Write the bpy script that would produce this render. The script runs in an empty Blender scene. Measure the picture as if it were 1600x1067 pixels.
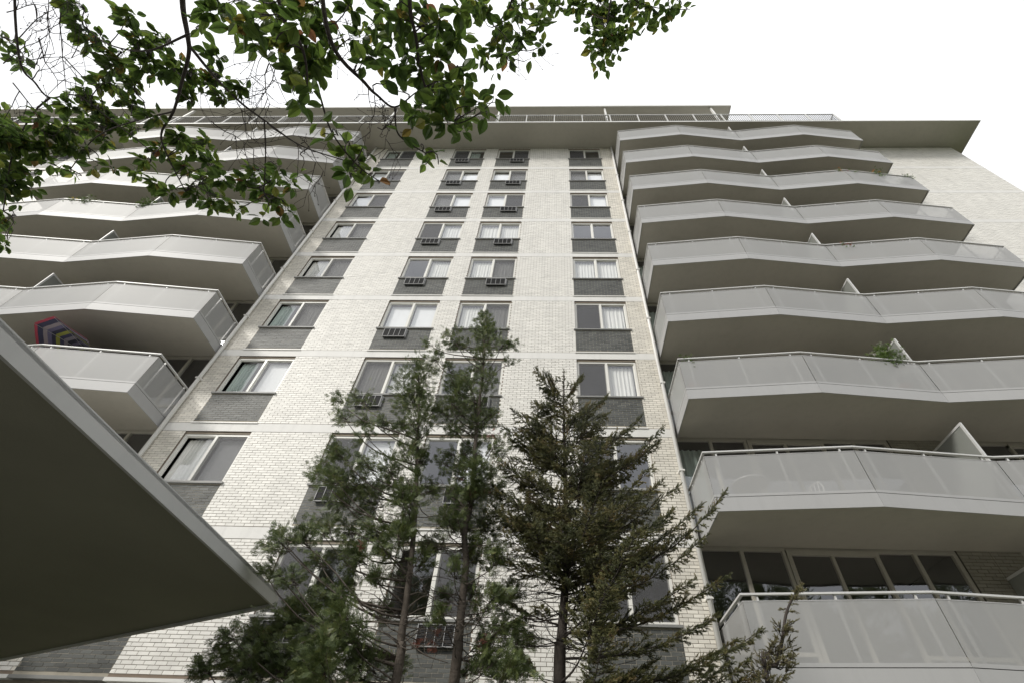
import bpy, math, random
import numpy as np
from mathutils import Vector, Matrix

rng = np.random.default_rng(7)
random.seed(7)
SC = bpy.context.scene
COL = SC.collection

# ------------------------------------------------------------------ camera
CAM_Z = 1.6
FPX, PITCH, YAW, ROLL = 740.0844, 0.8260693, -0.0405532, 0.0388007
CX, CY = 847.374, 543.764
W0, H0 = 1600.0, 1067.0
_F = Vector((math.sin(YAW)*math.cos(PITCH), math.cos(YAW)*math.cos(PITCH), math.sin(PITCH)))
_R = _F.cross(Vector((0, 0, 1))).normalized()
_U = _R.cross(_F)
_R, _U = _R*math.cos(ROLL)+_U*math.sin(ROLL), -_R*math.sin(ROLL)+_U*math.cos(ROLL)
cd = bpy.data.cameras.new('camera')
cam = bpy.data.objects.new('camera', cd)
COL.objects.link(cam)
M = Matrix((( _R.x, _U.x, -_F.x, 0), (_R.y, _U.y, -_F.y, 0), (_R.z, _U.z, -_F.z, CAM_Z), (0, 0, 0, 1)))
cam.matrix_world = M
cd.sensor_fit = 'HORIZONTAL'; cd.sensor_width = 36.0
cd.lens = FPX/W0*36.0
cd.shift_x = -(CX-W0/2)/W0
cd.shift_y = (CY-H0/2)/W0
cd.clip_start = 0.05; cd.clip_end = 3000
SC.camera = cam

def ray(px, py):
    return _F + _R*((px-CX)/FPX) - _U*((py-CY)/FPX)
def onY(px, py, Y):
    d = ray(px, py); d = d*(Y/d.y); return Vector((d.x, d.y, d.z+CAM_Z))
def onZ(px, py, Z):
    d = ray(px, py); d = d*((Z-CAM_Z)/d.z); return Vector((d.x, d.y, d.z+CAM_Z))
def onD(px, py, depth):
    d = ray(px, py); d = d*depth; return Vector((d.x, d.y, d.z+CAM_Z))
_RN, _UN, _FN = np.array(_R), np.array(_U), np.array(_F)
def project(P):
    P = np.asarray(P, float)-np.array([0, 0, CAM_Z])
    dd = P@_FN
    return np.stack([CX+FPX*(P@_RN)/dd, CY-FPX*(P@_UN)/dd], -1)

# ------------------------------------------------------------------ world / sun / exposure
SUN_DIR = Vector((-0.60, -0.52, 0.62)).normalized()      # towards the sun
wd = bpy.data.worlds.new('World'); SC.world = wd; wd.use_nodes = True
nt = wd.node_tree; nt.nodes.clear()
def N(nt, t, **kw):
    n = nt.nodes.new(t)
    for k, v in kw.items(): setattr(n, k, v)
    return n
L = lambda nt, a, b: nt.links.new(a, b)
wo = N(nt, 'ShaderNodeOutputWorld'); bg = N(nt, 'ShaderNodeBackground')
sky = N(nt, 'ShaderNodeTexSky', sky_type='NISHITA', sun_disc=False)
sky.sun_elevation = math.asin(SUN_DIR.z)
sky.sun_rotation = math.atan2(SUN_DIR.x, SUN_DIR.y)
sky.air_density = 1.0; sky.dust_density = 3.0
tc = N(nt, 'ShaderNodeTexCoord')
nz = N(nt, 'ShaderNodeTexNoise'); nz.inputs['Scale'].default_value = 2.6; nz.inputs['Detail'].default_value = 6
nz.inputs['Roughness'].default_value = 0.6
L(nt, tc.outputs['Generated'], nz.inputs['Vector'])
rp = N(nt, 'ShaderNodeValToRGB')
rp.color_ramp.elements[0].position = 0.30; rp.color_ramp.elements[0].color = (0.90, 0.91, 0.93, 1)
rp.color_ramp.elements[1].position = 0.66; rp.color_ramp.elements[1].color = (1.0, 1.0, 1.0, 1)
L(nt, nz.outputs['Fac'], rp.inputs['Fac'])
sep = N(nt, 'ShaderNodeSeparateXYZ'); L(nt, tc.outputs['Generated'], sep.inputs[0])
grad = N(nt, 'ShaderNodeMapRange'); L(nt, sep.outputs['Z'], grad.inputs['Value'])      # overcast: horizon dimmer than zenith
grad.inputs['From Min'].default_value = 0.0; grad.inputs['From Max'].default_value = 1.0
grad.inputs['To Min'].default_value = 4.6; grad.inputs['To Max'].default_value = 8.8
sc_ = N(nt, 'ShaderNodeVectorMath', operation='SCALE'); L(nt, rp.outputs['Color'], sc_.inputs[0]); L(nt, grad.outputs[0], sc_.inputs['Scale'])
mx = N(nt, 'ShaderNodeMix', data_type='RGBA'); mx.inputs['Factor'].default_value = 0.95
L(nt, sky.outputs[0], mx.inputs['A']); L(nt, sc_.outputs[0], mx.inputs['B'])
L(nt, mx.outputs['Result'], bg.inputs['Color']); bg.inputs['Strength'].default_value = 0.1
L(nt, bg.outputs[0], wo.inputs[0])

sl = bpy.data.lights.new('sun', 'SUN'); sl.energy = 1.5; sl.angle = math.radians(10); sl.color = (1.0, 0.965, 0.9)
so = bpy.data.objects.new('sun', sl); COL.objects.link(so)
so.rotation_euler = SUN_DIR.to_track_quat('Z', 'Y').to_euler(); so.location = (-20, -20, 40)

SC.view_settings.view_transform = 'Standard'; SC.view_settings.look = 'None'
SC.view_settings.gamma = 1.0; SC.view_settings.exposure = 0.78
SC.view_settings.use_curve_mapping = False
SC.render.engine = 'CYCLES'
SC.cycles.max_bounces = 8; SC.cycles.transparent_max_bounces = 16

# ------------------------------------------------------------------ materials
MATS = {}
def mat(name, col, rough=0.6, var=0.06, nscale=3.0, bump=0.0, bscale=40.0, metal=0.0, spec=0.5, island=0.0, dirt=0.0, coat=0.0, trans=0.0):
    m = bpy.data.materials.new(name); m.use_nodes = True
    nt = m.node_tree; b = nt.nodes['Principled BSDF']
    b.inputs['Roughness'].default_value = rough; b.inputs['Metallic'].default_value = metal
    b.inputs['Specular IOR Level'].default_value = spec; b.inputs['Coat Weight'].default_value = coat
    tc = N(nt, 'ShaderNodeTexCoord')
    geo = N(nt, 'ShaderNodeNewGeometry')
    nz = N(nt, 'ShaderNodeTexNoise'); nz.inputs['Scale'].default_value = nscale; nz.inputs['Detail'].default_value = 5
    L(nt, geo.outputs['Position'], nz.inputs['Vector'])
    mr = N(nt, 'ShaderNodeMapRange'); L(nt, nz.outputs['Fac'], mr.inputs['Value'])
    mr.inputs['From Min'].default_value = 0.25; mr.inputs['From Max'].default_value = 0.75
    mr.inputs['To Min'].default_value = 1-var; mr.inputs['To Max'].default_value = 1+var
    fac = mr.outputs[0]
    if island:
        oi = N(nt, 'ShaderNodeObjectInfo')
        ad = N(nt, 'ShaderNodeMath', operation='ADD'); L(nt, geo.outputs['Random Per Island'], ad.inputs[0]); L(nt, oi.outputs['Random'], ad.inputs[1])
        fr = N(nt, 'ShaderNodeMath', operation='FRACT'); L(nt, ad.outputs[0], fr.inputs[0])
        m2 = N(nt, 'ShaderNodeMapRange'); L(nt, fr.outputs[0], m2.inputs['Value'])
        m2.inputs['To Min'].default_value = 1-island; m2.inputs['To Max'].default_value = 1+island
        mu = N(nt, 'ShaderNodeMath', operation='MULTIPLY'); L(nt, fac, mu.inputs[0]); L(nt, m2.outputs[0], mu.inputs[1])
        fac = mu.outputs[0]
    if dirt:      # vertical weather streaks
        mp = N(nt, 'ShaderNodeMapping'); mp.inputs['Scale'].default_value = (2.2, 2.2, 0.22)
        L(nt, geo.outputs['Position'], mp.inputs['Vector'])
        n2 = N(nt, 'ShaderNodeTexNoise'); n2.inputs['Scale'].default_value = 2.5; n2.inputs['Detail'].default_value = 8; n2.inputs['Roughness'].default_value = 0.65
        L(nt, mp.outputs[0], n2.inputs['Vector'])
        m3 = N(nt, 'ShaderNodeMapRange'); L(nt, n2.outputs['Fac'], m3.inputs['Value'])
        m3.inputs['From Min'].default_value = 0.48; m3.inputs['From Max'].default_value = 0.75
        m3.inputs['To Min'].default_value = 1.0; m3.inputs['To Max'].default_value = 1-dirt
        mu = N(nt, 'ShaderNodeMath', operation='MULTIPLY'); L(nt, fac, mu.inputs[0]); L(nt, m3.outputs[0], mu.inputs[1])
        fac = mu.outputs[0]
    vm = N(nt, 'ShaderNodeVectorMath', operation='SCALE'); vm.inputs[0].default_value = col; L(nt, fac, vm.inputs['Scale'])
    L(nt, vm.outputs[0], b.inputs['Base Color'])
    if bump:
        n3 = N(nt, 'ShaderNodeTexNoise'); n3.inputs['Scale'].default_value = bscale; n3.inputs['Detail'].default_value = 3
        L(nt, geo.outputs['Position'], n3.inputs['Vector'])
        bp = N(nt, 'ShaderNodeBump'); bp.inputs['Strength'].default_value = bump; bp.inputs['Distance'].default_value = 0.01
        L(nt, n3.outputs['Fac'], bp.inputs['Height']); L(nt, bp.outputs[0], b.inputs['Normal'])
    if trans:
        out = nt.nodes['Material Output']
        tr = N(nt, 'ShaderNodeBsdfTransparent'); ms = N(nt, 'ShaderNodeMixShader'); ms.inputs[0].default_value = trans
        L(nt, b.outputs[0], ms.inputs[1]); L(nt, tr.outputs[0], ms.inputs[2]); L(nt, ms.outputs[0], out.inputs['Surface'])
    MATS[name] = m
    return m

mat('brick_white', (0.81, 0.792, 0.742), 0.5, 0.03, 1.2, 0.02, 60, island=0.07, dirt=0.10)
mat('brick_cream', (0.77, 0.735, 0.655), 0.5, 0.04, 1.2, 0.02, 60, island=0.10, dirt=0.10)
mat('brick_grey', (0.085, 0.089, 0.083), 0.55, 0.08, 1.5, 0.03, 60, island=0.28)
mat('mortar_white', (0.19, 0.15, 0.115), 0.9, 0.12, 6)
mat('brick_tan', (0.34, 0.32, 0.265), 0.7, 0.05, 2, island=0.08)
mat('mortar_dark', (0.10, 0.095, 0.08), 0.9)
mat('mortar_grey', (0.36, 0.33, 0.27), 0.9, 0.12, 6)
mat('band', (0.76, 0.75, 0.72), 0.6, 0.04, 1.5, 0.2, 50, dirt=0.10)
mat('trim_white', (0.80, 0.79, 0.76), 0.4, 0.03, 4)
mat('frame_white', (0.80, 0.79, 0.74), 0.35, 0.02, 4)
mat('frame_beige', (0.50, 0.475, 0.41), 0.45, 0.05, 4)
mat('lintel_tan', (0.30, 0.25, 0.19), 0.6, 0.15, 5)
mat('sill_dark', (0.24, 0.24, 0.23), 0.5, 0.1, 5)  # shadow line below the window frames put into the sill colour
mat('fascia_paint', (0.42, 0.42, 0.418), 0.5, 0.025, 0.8, 0.0, 3, dirt=0.05, spec=0.35)
mat('perforated', (0.425, 0.425, 0.42), 0.5, 0.03, 0.9, 0.0, 2.5, trans=0.26, spec=0.35)
mat('screen_grey', (0.27, 0.28, 0.26), 0.35, 0.05, 2)
mat('rail_metal', (0.62, 0.62, 0.61), 0.4, 0.03, 3)
mat('soffit', (0.47, 0.445, 0.385), 0.75, 0.06, 0.7, 0.15, 25, dirt=0.08)
mat('wall_paint', (0.40, 0.375, 0.32), 0.75, 0.06, 1.2, 0.15, 30)
mat('roof_white', (0.74, 0.74, 0.72), 0.5, 0.04, 2)
mat('dark_gap', (0.03, 0.03, 0.03), 0.8)
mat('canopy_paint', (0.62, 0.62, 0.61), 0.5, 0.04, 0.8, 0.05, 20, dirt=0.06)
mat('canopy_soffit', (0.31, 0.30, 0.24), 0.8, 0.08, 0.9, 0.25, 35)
mat('black_metal', (0.012, 0.012, 0.013), 0.7, 0.1, 8)
mat('grey_metal', (0.34, 0.34, 0.34), 0.4, 0.06, 5)
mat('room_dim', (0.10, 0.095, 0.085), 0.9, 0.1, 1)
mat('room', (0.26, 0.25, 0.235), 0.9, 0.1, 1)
mat('curtain', (0.78, 0.77, 0.73), 0.9, 0.03, 3)
mat('curtain_teal', (0.50, 0.58, 0.54), 0.9, 0.05, 3)
mat('blind', (0.90, 0.90, 0.90), 0.7, 0.02, 3)
mat('concrete', (0.34, 0.33, 0.31), 0.85, 0.12, 1.5, 0.3, 30)
mat('grass_ground', (0.07, 0.09, 0.035), 0.95, 0.3, 2.0, 0.6, 30)
mat('drive', (0.17, 0.165, 0.155), 0.9, 0.15, 1.5, 0.4, 60)
mat('terracotta', (0.35, 0.14, 0.07), 0.8, 0.1, 8)
mat('bark', (0.10, 0.082, 0.066), 0.9, 0.3, 25, 0.8, 60)
mat('bark_dark', (0.055, 0.045, 0.038), 0.9, 0.3, 25, 0.8, 60)
mat('screen_mesh', (0.115, 0.115, 0.12), 0.7, 0.08, 2.0, trans=0.42)

def glass_mat(name, tint):
    m = bpy.data.materials.new(name); m.use_nodes = True; nt = m.node_tree
    nt.nodes.remove(nt.nodes['Principled BSDF']); out = nt.nodes['Material Output']
    g = N(nt, 'ShaderNodeBsdfGlossy'); g.inputs['Roughness'].default_value = 0.0; g.inputs['Color'].default_value = (0.93, 0.95, 1.0, 1)
    t = N(nt, 'ShaderNodeBsdfTransparent'); t.inputs['Color'].default_value = (*tint, 1)
    # reflectance of a two-sheet sealed unit, the same from either side (Schlick)
    gm = N(nt, 'ShaderNodeNewGeometry'); dt = N(nt, 'ShaderNodeVectorMath', operation='DOT_PRODUCT'); L(nt, gm.outputs['Incoming'], dt.inputs[0]); L(nt, gm.outputs['Normal'], dt.inputs[1])
    ab = N(nt, 'ShaderNodeMath', operation='ABSOLUTE'); L(nt, dt.outputs['Value'], ab.inputs[0])
    om = N(nt, 'ShaderNodeMath', operation='SUBTRACT'); om.inputs[0].default_value = 1.0; L(nt, ab.outputs[0], om.inputs[1])
    pw = N(nt, 'ShaderNodeMath', operation='POWER'); L(nt, om.outputs[0], pw.inputs[0]); pw.inputs[1].default_value = 4.2
    fr = N(nt, 'ShaderNodeMath', operation='MULTIPLY_ADD'); L(nt, pw.outputs[0], fr.inputs[0]); fr.inputs[1].default_value = 0.85; fr.inputs[2].default_value = 0.15
    geo = N(nt, 'ShaderNodeNewGeometry')
    nz = N(nt, 'ShaderNodeTexNoise'); nz.inputs['Scale'].default_value = 1.1; nz.inputs['Detail'].default_value = 1
    L(nt, geo.outputs['Position'], nz.inputs['Vector'])
    bp = N(nt, 'ShaderNodeBump'); bp.inputs['Strength'].default_value = 0.12; bp.inputs['Distance'].default_value = 0.05
    L(nt, nz.outputs['Fac'], bp.inputs['Height']); L(nt, bp.outputs[0], g.inputs['Normal'])
    ms = N(nt, 'ShaderNodeMixShader'); L(nt, fr.outputs[0], ms.inputs[0]); L(nt, t.outputs[0], ms.inputs[1]); L(nt, g.outputs[0], ms.inputs[2])
    L(nt, ms.outputs[0], out.inputs['Surface']); MATS[name] = m
glass_mat('glass', (0.97, 0.98, 0.98))

def leaf_mat(name, cols, tr=0.35, rough=0.5, clump=5.0, share=0.0):
    """foliage: colour varies leaf by leaf, light passes through"""
    m = bpy.data.materials.new(name); m.use_nodes = True; nt = m.node_tree
    b = nt.nodes['Principled BSDF']; out = nt.nodes['Material Output']
    geo = N(nt, 'ShaderNodeNewGeometry'); oi = N(nt, 'ShaderNodeObjectInfo')
    ad = N(nt, 'ShaderNodeMath', operation='ADD'); L(nt, geo.outputs['Random Per Island'], ad.inputs[0]); L(nt, oi.outputs['Random'], ad.inputs[1])
    fr = N(nt, 'ShaderNodeMath', operation='FRACT'); L(nt, ad.outputs[0], fr.inputs[0])
    rp = N(nt, 'ShaderNodeValToRGB'); e = rp.color_ramp.elements
    while len(e) < len(cols): e.new(0.5)
    for i, (p, c) in enumerate(cols): e[i].position = p; e[i].color = (*c, 1)
    nz = N(nt, 'ShaderNodeTexNoise'); nz.inputs['Scale'].default_value = clump; nz.inputs['Detail'].default_value = 3; L(nt, geo.outputs['Position'], nz.inputs['Vector'])
    mr = N(nt, 'ShaderNodeMapRange'); L(nt, nz.outputs['Fac'], mr.inputs['Value']); mr.inputs['From Min'].default_value = 0.32; mr.inputs['From Max'].default_value = 0.68
    mf = N(nt, 'ShaderNodeMix', data_type='FLOAT'); mf.inputs['Factor'].default_value = share; L(nt, fr.outputs[0], mf.inputs['A']); L(nt, mr.outputs[0], mf.inputs['B'])
    L(nt, mf.outputs['Result'], rp.inputs['Fac']); L(nt, rp.outputs[0], b.inputs['Base Color'])
    b.inputs['Roughness'].default_value = rough
    t = N(nt, 'ShaderNodeBsdfTranslucent'); L(nt, rp.outputs[0], t.inputs['Color'])
    ms = N(nt, 'ShaderNodeMixShader'); ms.inputs[0].default_value = tr
    L(nt, b.outputs[0], ms.inputs[1]); L(nt, t.outputs[0], ms.inputs[2]); L(nt, ms.outputs[0], out.inputs['Surface'])
    MATS[name] = m
leaf_mat('cedar_leaf', [(0.0, (0.044, 0.064, 0.024)), (0.4, (0.088, 0.121, 0.042)), (0.75, (0.165, 0.204, 0.066)), (0.93, (0.253, 0.264, 0.094)), (1.0, (0.330, 0.209, 0.099))], 0.22, 0.5, 7.0, 0.5)
leaf_mat('spruce_needle', [(0.0, (0.046, 0.058, 0.028)), (0.4, (0.108, 0.120, 0.046)), (0.7, (0.208, 0.197, 0.070)), (0.9, (0.262, 0.177, 0.085)), (1.0, (0.339, 0.185, 0.100))], 0.12, 0.5, 5.0, 0.6)
leaf_mat('dead_needle', [(0.0, (0.10, 0.045, 0.030)), (1.0, (0.26, 0.085, 0.055))], 0.2)
leaf_mat('sapling_needle', [(0.0, (0.10, 0.11, 0.045)), (0.6, (0.20, 0.19, 0.08)), (1.0, (0.33, 0.25, 0.15))], 0.2)
leaf_mat('dogwood_leaf', [(0.0, (0.057, 0.101, 0.022)), (0.5, (0.095, 0.155, 0.032)), (0.90, (0.155, 0.223, 0.041)), (0.975, (0.230, 0.203, 0.041)), (1.0, (0.216, 0.095, 0.047))], 0.58)
leaf_mat('pot_leaf', [(0.0, (0.06, 0.11, 0.03)), (0.6, (0.12, 0.19, 0.04)), (1.0, (0.2, 0.26, 0.06))], 0.3)
leaf_mat('petal_white', [(0.0, (0.7, 0.68, 0.62)), (1.0, (0.85, 0.8, 0.78))], 0.3)
leaf_mat('petal_orange', [(0.0, (0.65, 0.22, 0.04)), (1.0, (0.75, 0.36, 0.06))], 0.3)
leaf_mat('petal_yellow', [(0.0, (0.75, 0.52, 0.05)), (1.0, (0.8, 0.65, 0.12))], 0.3)
leaf_mat('petal_red', [(0.0, (0.45, 0.05, 0.05)), (1.0, (0.55, 0.12, 0.10))], 0.3)

# ------------------------------------------------------------------ helpers
class MB:
    def __init__(s): s.v = []; s.f = []; s.m = []
    def quad(s, a, b, c, d, mi=0):
        i = len(s.v); s.v += [tuple(a), tuple(b), tuple(c), tuple(d)]; s.f.append((i, i+1, i+2, i+3)); s.m.append(mi)
    def box(s, x0, x1, y0, y1, z0, z1, mi=0):
        i = len(s.v)
        s.v += [(x0, y0, z0), (x1, y0, z0), (x1, y1, z0), (x0, y1, z0), (x0, y0, z1), (x1, y0, z1), (x1, y1, z1), (x0, y1, z1)]
        for q in ((0, 3, 2, 1), (4, 5, 6, 7), (0, 1, 5, 4), (1, 2, 6, 5), (2, 3, 7, 6), (3, 0, 4, 7)):
            s.f.append(tuple(i+k for k in q)); s.m.append(mi)
    def prism(s, poly, z0, z1, mi=0):      # poly counter-clockwise seen from above
        i = len(s.v); n = len(poly)
        s.v += [(x, y, z0) for x, y in poly]+[(x, y, z1) for x, y in poly]
        s.f.append(tuple(i+k for k in reversed(range(n)))); s.m.append(mi)
        s.f.append(tuple(i+n+k for k in range(n))); s.m.append(mi)
        for k in range(n):
            s.f.append((i+k, i+(k+1) % n, i+n+(k+1) % n, i+n+k)); s.m.append(mi)
    def tube(s, pts, rad, n=6, mi=0):
        pts = [Vector(p) for p in pts]
        if not hasattr(rad, '__len__'): rad = [rad]*len(pts)
        i0 = len(s.v); up = None
        for k, p in enumerate(pts):
            t = (pts[min(k+1, len(pts)-1)]-pts[max(k-1, 0)]).normalized()
            if up is None:
                up = t.orthogonal().normalized()
            up = (up-t*up.dot(t)).normalized(); sd = t.cross(up)
            for j in range(n):
                a = 2*math.pi*j/n
                s.v.append(tuple(p+(up*math.cos(a)+sd*math.sin(a))*rad[k]))
        for k in range(len(pts)-1):
            for j in range(n):
                a = i0+k*n+j; b = i0+k*n+(j+1) % n
                s.f.append((a, b, b+n, a+n)); s.m.append(mi)
        s.f.append(tuple(i0+j for j in reversed(range(n)))); s.m.append(mi)
        e = i0+(len(pts)-1)*n
        s.f.append(tuple(e+j for j in range(n))); s.m.append(mi)
    def mesh(s, name, mats, smooth=False):
        me = bpy.data.meshes.new(name); me.from_pydata(s.v, [], s.f)
        for m in mats: me.materials.append(MATS[m])
        if len(mats) > 1: me.polygons.foreach_set('material_index', s.m)
        if smooth: me.polygons.foreach_set('use_smooth', [True]*len(s.f))
        me.update(); return me
    def build(s, name, mats, parent=None, loc=None, smooth=False):
        if isinstance(mats, str): mats = [mats]
        return link(name, s.mesh(name, mats, smooth), parent, loc)
def link(name, me, parent=None, loc=None):
    o = bpy.data.objects.new(name, me); COL.objects.link(o)
    if loc is not None: o.location = loc
    if parent is not None: o.parent = parent
    return o
def empty(name, loc=(0, 0, 0), parent=None):
    o = bpy.data.objects.new(name, None); o.empty_display_size = 0.3; COL.objects.link(o); o.location = loc
    if parent is not None: o.parent = parent
    return o
def tag(o, label=None, cat=None, group=None, kind=None):
    if label: o['label'] = label
    if cat: o['category'] = cat
    if group: o['group'] = group
    if kind: o['kind'] = kind
    return o
def np_mesh(name, V, F, mats, midx=None, smooth=False):
    """V (n,3), F (m,k) arrays"""
    me = bpy.data.meshes.new(name); V = np.asarray(V, np.float32); F = np.asarray(F, np.int32); k = F.shape[1]
    me.vertices.add(len(V)); me.vertices.foreach_set('co', V.ravel())
    me.loops.add(F.size); me.loops.foreach_set('vertex_index', F.ravel())
    me.polygons.add(len(F)); me.polygons.foreach_set('loop_start', np.arange(len(F), dtype=np.int32)*k)
    me.polygons.foreach_set('loop_total', np.full(len(F), k, np.int32))
    for m in mats: me.materials.append(MATS[m])
    if midx is not None: me.polygons.foreach_set('material_index', np.asarray(midx, np.int32))
    me.polygons.foreach_set('use_smooth', np.full(len(F), bool(smooth)))
    me.update(calc_edges=True); me.validate(); return me

# ------------------------------------------------------------------ dimensions (metres)
H = 2.70                                   # storey height
D = 9.381                                  # plane of the brick front
DW = 9.50                                  # wall behind the balconies
Z2 = 23.248+CAM_Z                          # head of the windows one floor below the top
def head(r): return Z2-(r-2)*H             # r = 1 top floor ... 9
def soff(r): return Z2-(r-1)*H+0.06        # underside of balcony r
COLS = [(-9.16, -7.50), (-5.48, -3.80), (-3.13, -1.445), (0.605, 2.27)]
XL, XR = -9.84, 2.93                       # ends of the central brick front
ROOF = 26.05+CAM_Z
ORD = ['', 'top', 'second', 'third', 'fourth', 'fifth', 'sixth', 'seventh', 'eighth', 'ninth', 'tenth']

# ------------------------------------------------------------------ ground
m = MB(); m.quad((-600, -600, 0), (600, -600, 0), (600, 600, 0), (-600, 600, 0))
tag(m.build('ground', 'grass_ground'), kind='structure')
m = MB(); m.quad((-40, -14, 0.004), (40, -14, 0.004), (40, 2.2, 0.004), (-40, 2.2, 0.004))
tag(m.build('driveway', 'drive'), kind='structure')
m = MB(); m.box(-40, 40, 2.2, 3.6, -0.1, 0.12)
tag(m.build('pavement', 'concrete'), kind='structure')

# ------------------------------------------------------------------ the apartment building
bld = empty('apartment_building', (-4, D, 0))
tag(bld, 'tall white brick apartment block with grey window panels and zigzag balconies', 'building')
def B(o):                                   # parent to the building, keeping world coordinates
    o.parent = bld; o.matrix_parent_inverse = Matrix.Translation((4, -D, 0)); return o
def part(name, mb, mats): return B(mb.build(name, mats))
def sub(name, mb, mats, par): return mb.build(name, mats, par)

# --- walls -----------------------------------------------------------------
BW, BH, MJ = 0.203, 0.0675, 0.0095          # brick module and joint
whites, greys = [], []                      # (x0, x1, z0, z1, plane y)
def courses(x0, x1, z0, z1, dst, plane=D, zref=0.0, holes=()):
    k0 = math.ceil((z0-zref)/BH-1e-6); k = k0
    while zref+(k+1)*BH <= z1+0.012:
        za, zb = zref+k*BH+MJ/2, min(zref+(k+1)*BH-MJ/2, z1)
        spans = [(x0, x1)]
        for hx0, hx1, hz0, hz1 in holes:
            if zb > hz0+0.005 and za < hz1-0.005:
                ns = []
                for a, b in spans:
                    if hx1 <= a or hx0 >= b: ns.append((a, b)); continue
                    if hx0-a > 0.03: ns.append((a, hx0))
                    if b-hx1 > 0.03: ns.append((hx1, b))
                spans = ns
        off = (k % 2)*BW/2
        for a, b in spans:
            i = math.floor((a-off)/BW)
            while True:
                xa, xb = off+i*BW+MJ/2, off+(i+1)*BW-MJ/2
                if xa >= b-0.01: break
                xa, xb = max(xa, a+0.002), min(xb, b-0.002)
                if xb-xa > 0.02: dst.append((xa, xb, za, zb, plane))
                i += 1
        k += 1
BAND = 0.25
LCOL = (-27.65, -25.98)
wall = MB()
zb0 = head(10)+BAND+0.02                    # base ledge level
def wall_backing(mb, x0, x1, z0, z1, holes, y=D+0.006, depth=0.30, mi=0):
    xs = sorted(set([x0, x1]+[v for h in holes for v in h[:2] if x0 < v < x1])); zs = sorted(set([z0, z1]+[v for h in holes for v in h[2:] if z0 < v < z1]))
    for i in range(len(xs)-1):
        for j in range(len(zs)-1):
            cx, cz = (xs[i]+xs[i+1])/2, (zs[j]+zs[j+1])/2
            if any(h[0] < cx < h[1] and h[2] < cz < h[3] for h in holes): continue
            mb.quad((xs[i], y, zs[j]), (xs[i+1], y, zs[j]), (xs[i+1], y, zs[j+1]), (xs[i], y, zs[j+1]), mi)
    for hx0, hx1, hz0, hz1 in holes:
        mb.quad((hx0, y, hz0), (hx0, y+depth, hz0), (hx0, y+depth, hz1), (hx0, y, hz1), mi)
        mb.quad((hx1, y+depth, hz0), (hx1, y, hz0), (hx1, y, hz1), (hx1, y+depth, hz1), mi)
        mb.quad((hx0, y+depth, hz1), (hx0, y, hz1), (hx1, y, hz1), (hx1, y+depth, hz1), mi)
        mb.quad((hx0, y, hz0), (hx0, y+depth, hz0), (hx1, y+depth, hz0), (hx1, y, hz0), mi)
wins, spans_ = [], []
for r in range(1, 10):
    for c, (a, b) in enumerate(COLS):
        wins.append((a, b, head(r)-1.42, min(head(r), ROOF-0.02), r, c))
holes = [w[:4] for w in wins]
wall_backing(wall, XL, XR, zb0, ROOF, holes)
wall.box(XL, XR, D+0.30, D+0.40, 0, zb0)                       # carries down behind the plinth
wall.quad((XR, D+0.008, zb0), (XR, DW+0.2, zb0), (XR, DW+0.2, ROOF), (XR, D+0.008, ROOF))
wall.quad((XL, DW+0.2, zb0), (XL, D+0.008, zb0), (XL, D+0.008, ROOF), (XL, DW+0.2, ROOF))
cwall = part('wall', wall, 'mortar_white')
bandholes = [(XL-1, XR+1, head(r), head(r)+BAND) for r in range(2, 11)]
spand = [(a, b, head(r)-2.45, head(r)-1.42) for r in range(1, 10) for a, b in COLS]
courses(XL, XR, zb0, ROOF, whites, D, 0, holes+bandholes+spand)
gspan = []                                   # (first brick, last brick, a, b, floor)
for r in range(1, 10):
    for a, b in COLS+([LCOL] if r < 6 else []):
        n0 = len(greys); courses(a, b, head(r)-2.42, head(r)-1.47, greys, D, 0); gspan.append((n0, len(greys), a, b, r))
# side walls in the same plane: right of the balconies, and the far left wing
RW0, RW1 = 14.42, 20.70
LW0, LW1 = -38.0, -21.47
wallR = MB(); wall_backing(wallR, RW0, RW1, 0, ROOF, [])
wallR.quad((RW0, DW+0.2, 0), (RW0, D+0.008, 0), (RW0, D+0.008, ROOF), (RW0, DW+0.2, ROOF))
wallR.quad((RW1, D+0.008, 0), (RW1, 26, 0), (RW1, 26, ROOF), (RW1, D+0.008, ROOF))
rwall = part('wall', wallR, 'mortar_white')
lholes = [(LCOL[0], LCOL[1], head(r)-1.42, min(head(r), ROOF-0.02)) for r in range(1, 10)]
wallL = MB(); wall_backing(wallL, LW0, LW1, 0, ROOF, lholes)
wallL.quad((LW1, D+0.008, 0), (LW1, DW+0.2, 0), (LW1, DW+0.2, ROOF), (LW1, D+0.008, ROOF))
lwall = part('wall', wallL, 'mortar_white')
whR, whL = [], []
courses(RW0, RW1, 8.0, ROOF, whR, D, 0, [(0, 40, head(r), head(r)+BAND) for r in range(2, 11)])
courses(-31.0, LW1, 12.0, ROOF, whL, D, 0, lholes+[(-40, 0, head(r), head(r)+BAND) for r in range(2, 11)]+[(LCOL[0], LCOL[1], head(r)-2.45, head(r)-1.42) for r in range(1, 10)])
# mortar behind each grey spandrel: a hair in front of the wall backing
spw = []
for n0, n1, a, b, r in gspan:
    m = MB(); m.quad((a, D+0.0045, head(r)-2.45), (b, D+0.0045, head(r)-2.45), (b, D+0.0045, head(r)-1.42), (a, D+0.0045, head(r)-1.42))
    spw.append(part('spandrel_panel', m, 'mortar_grey'))

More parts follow.
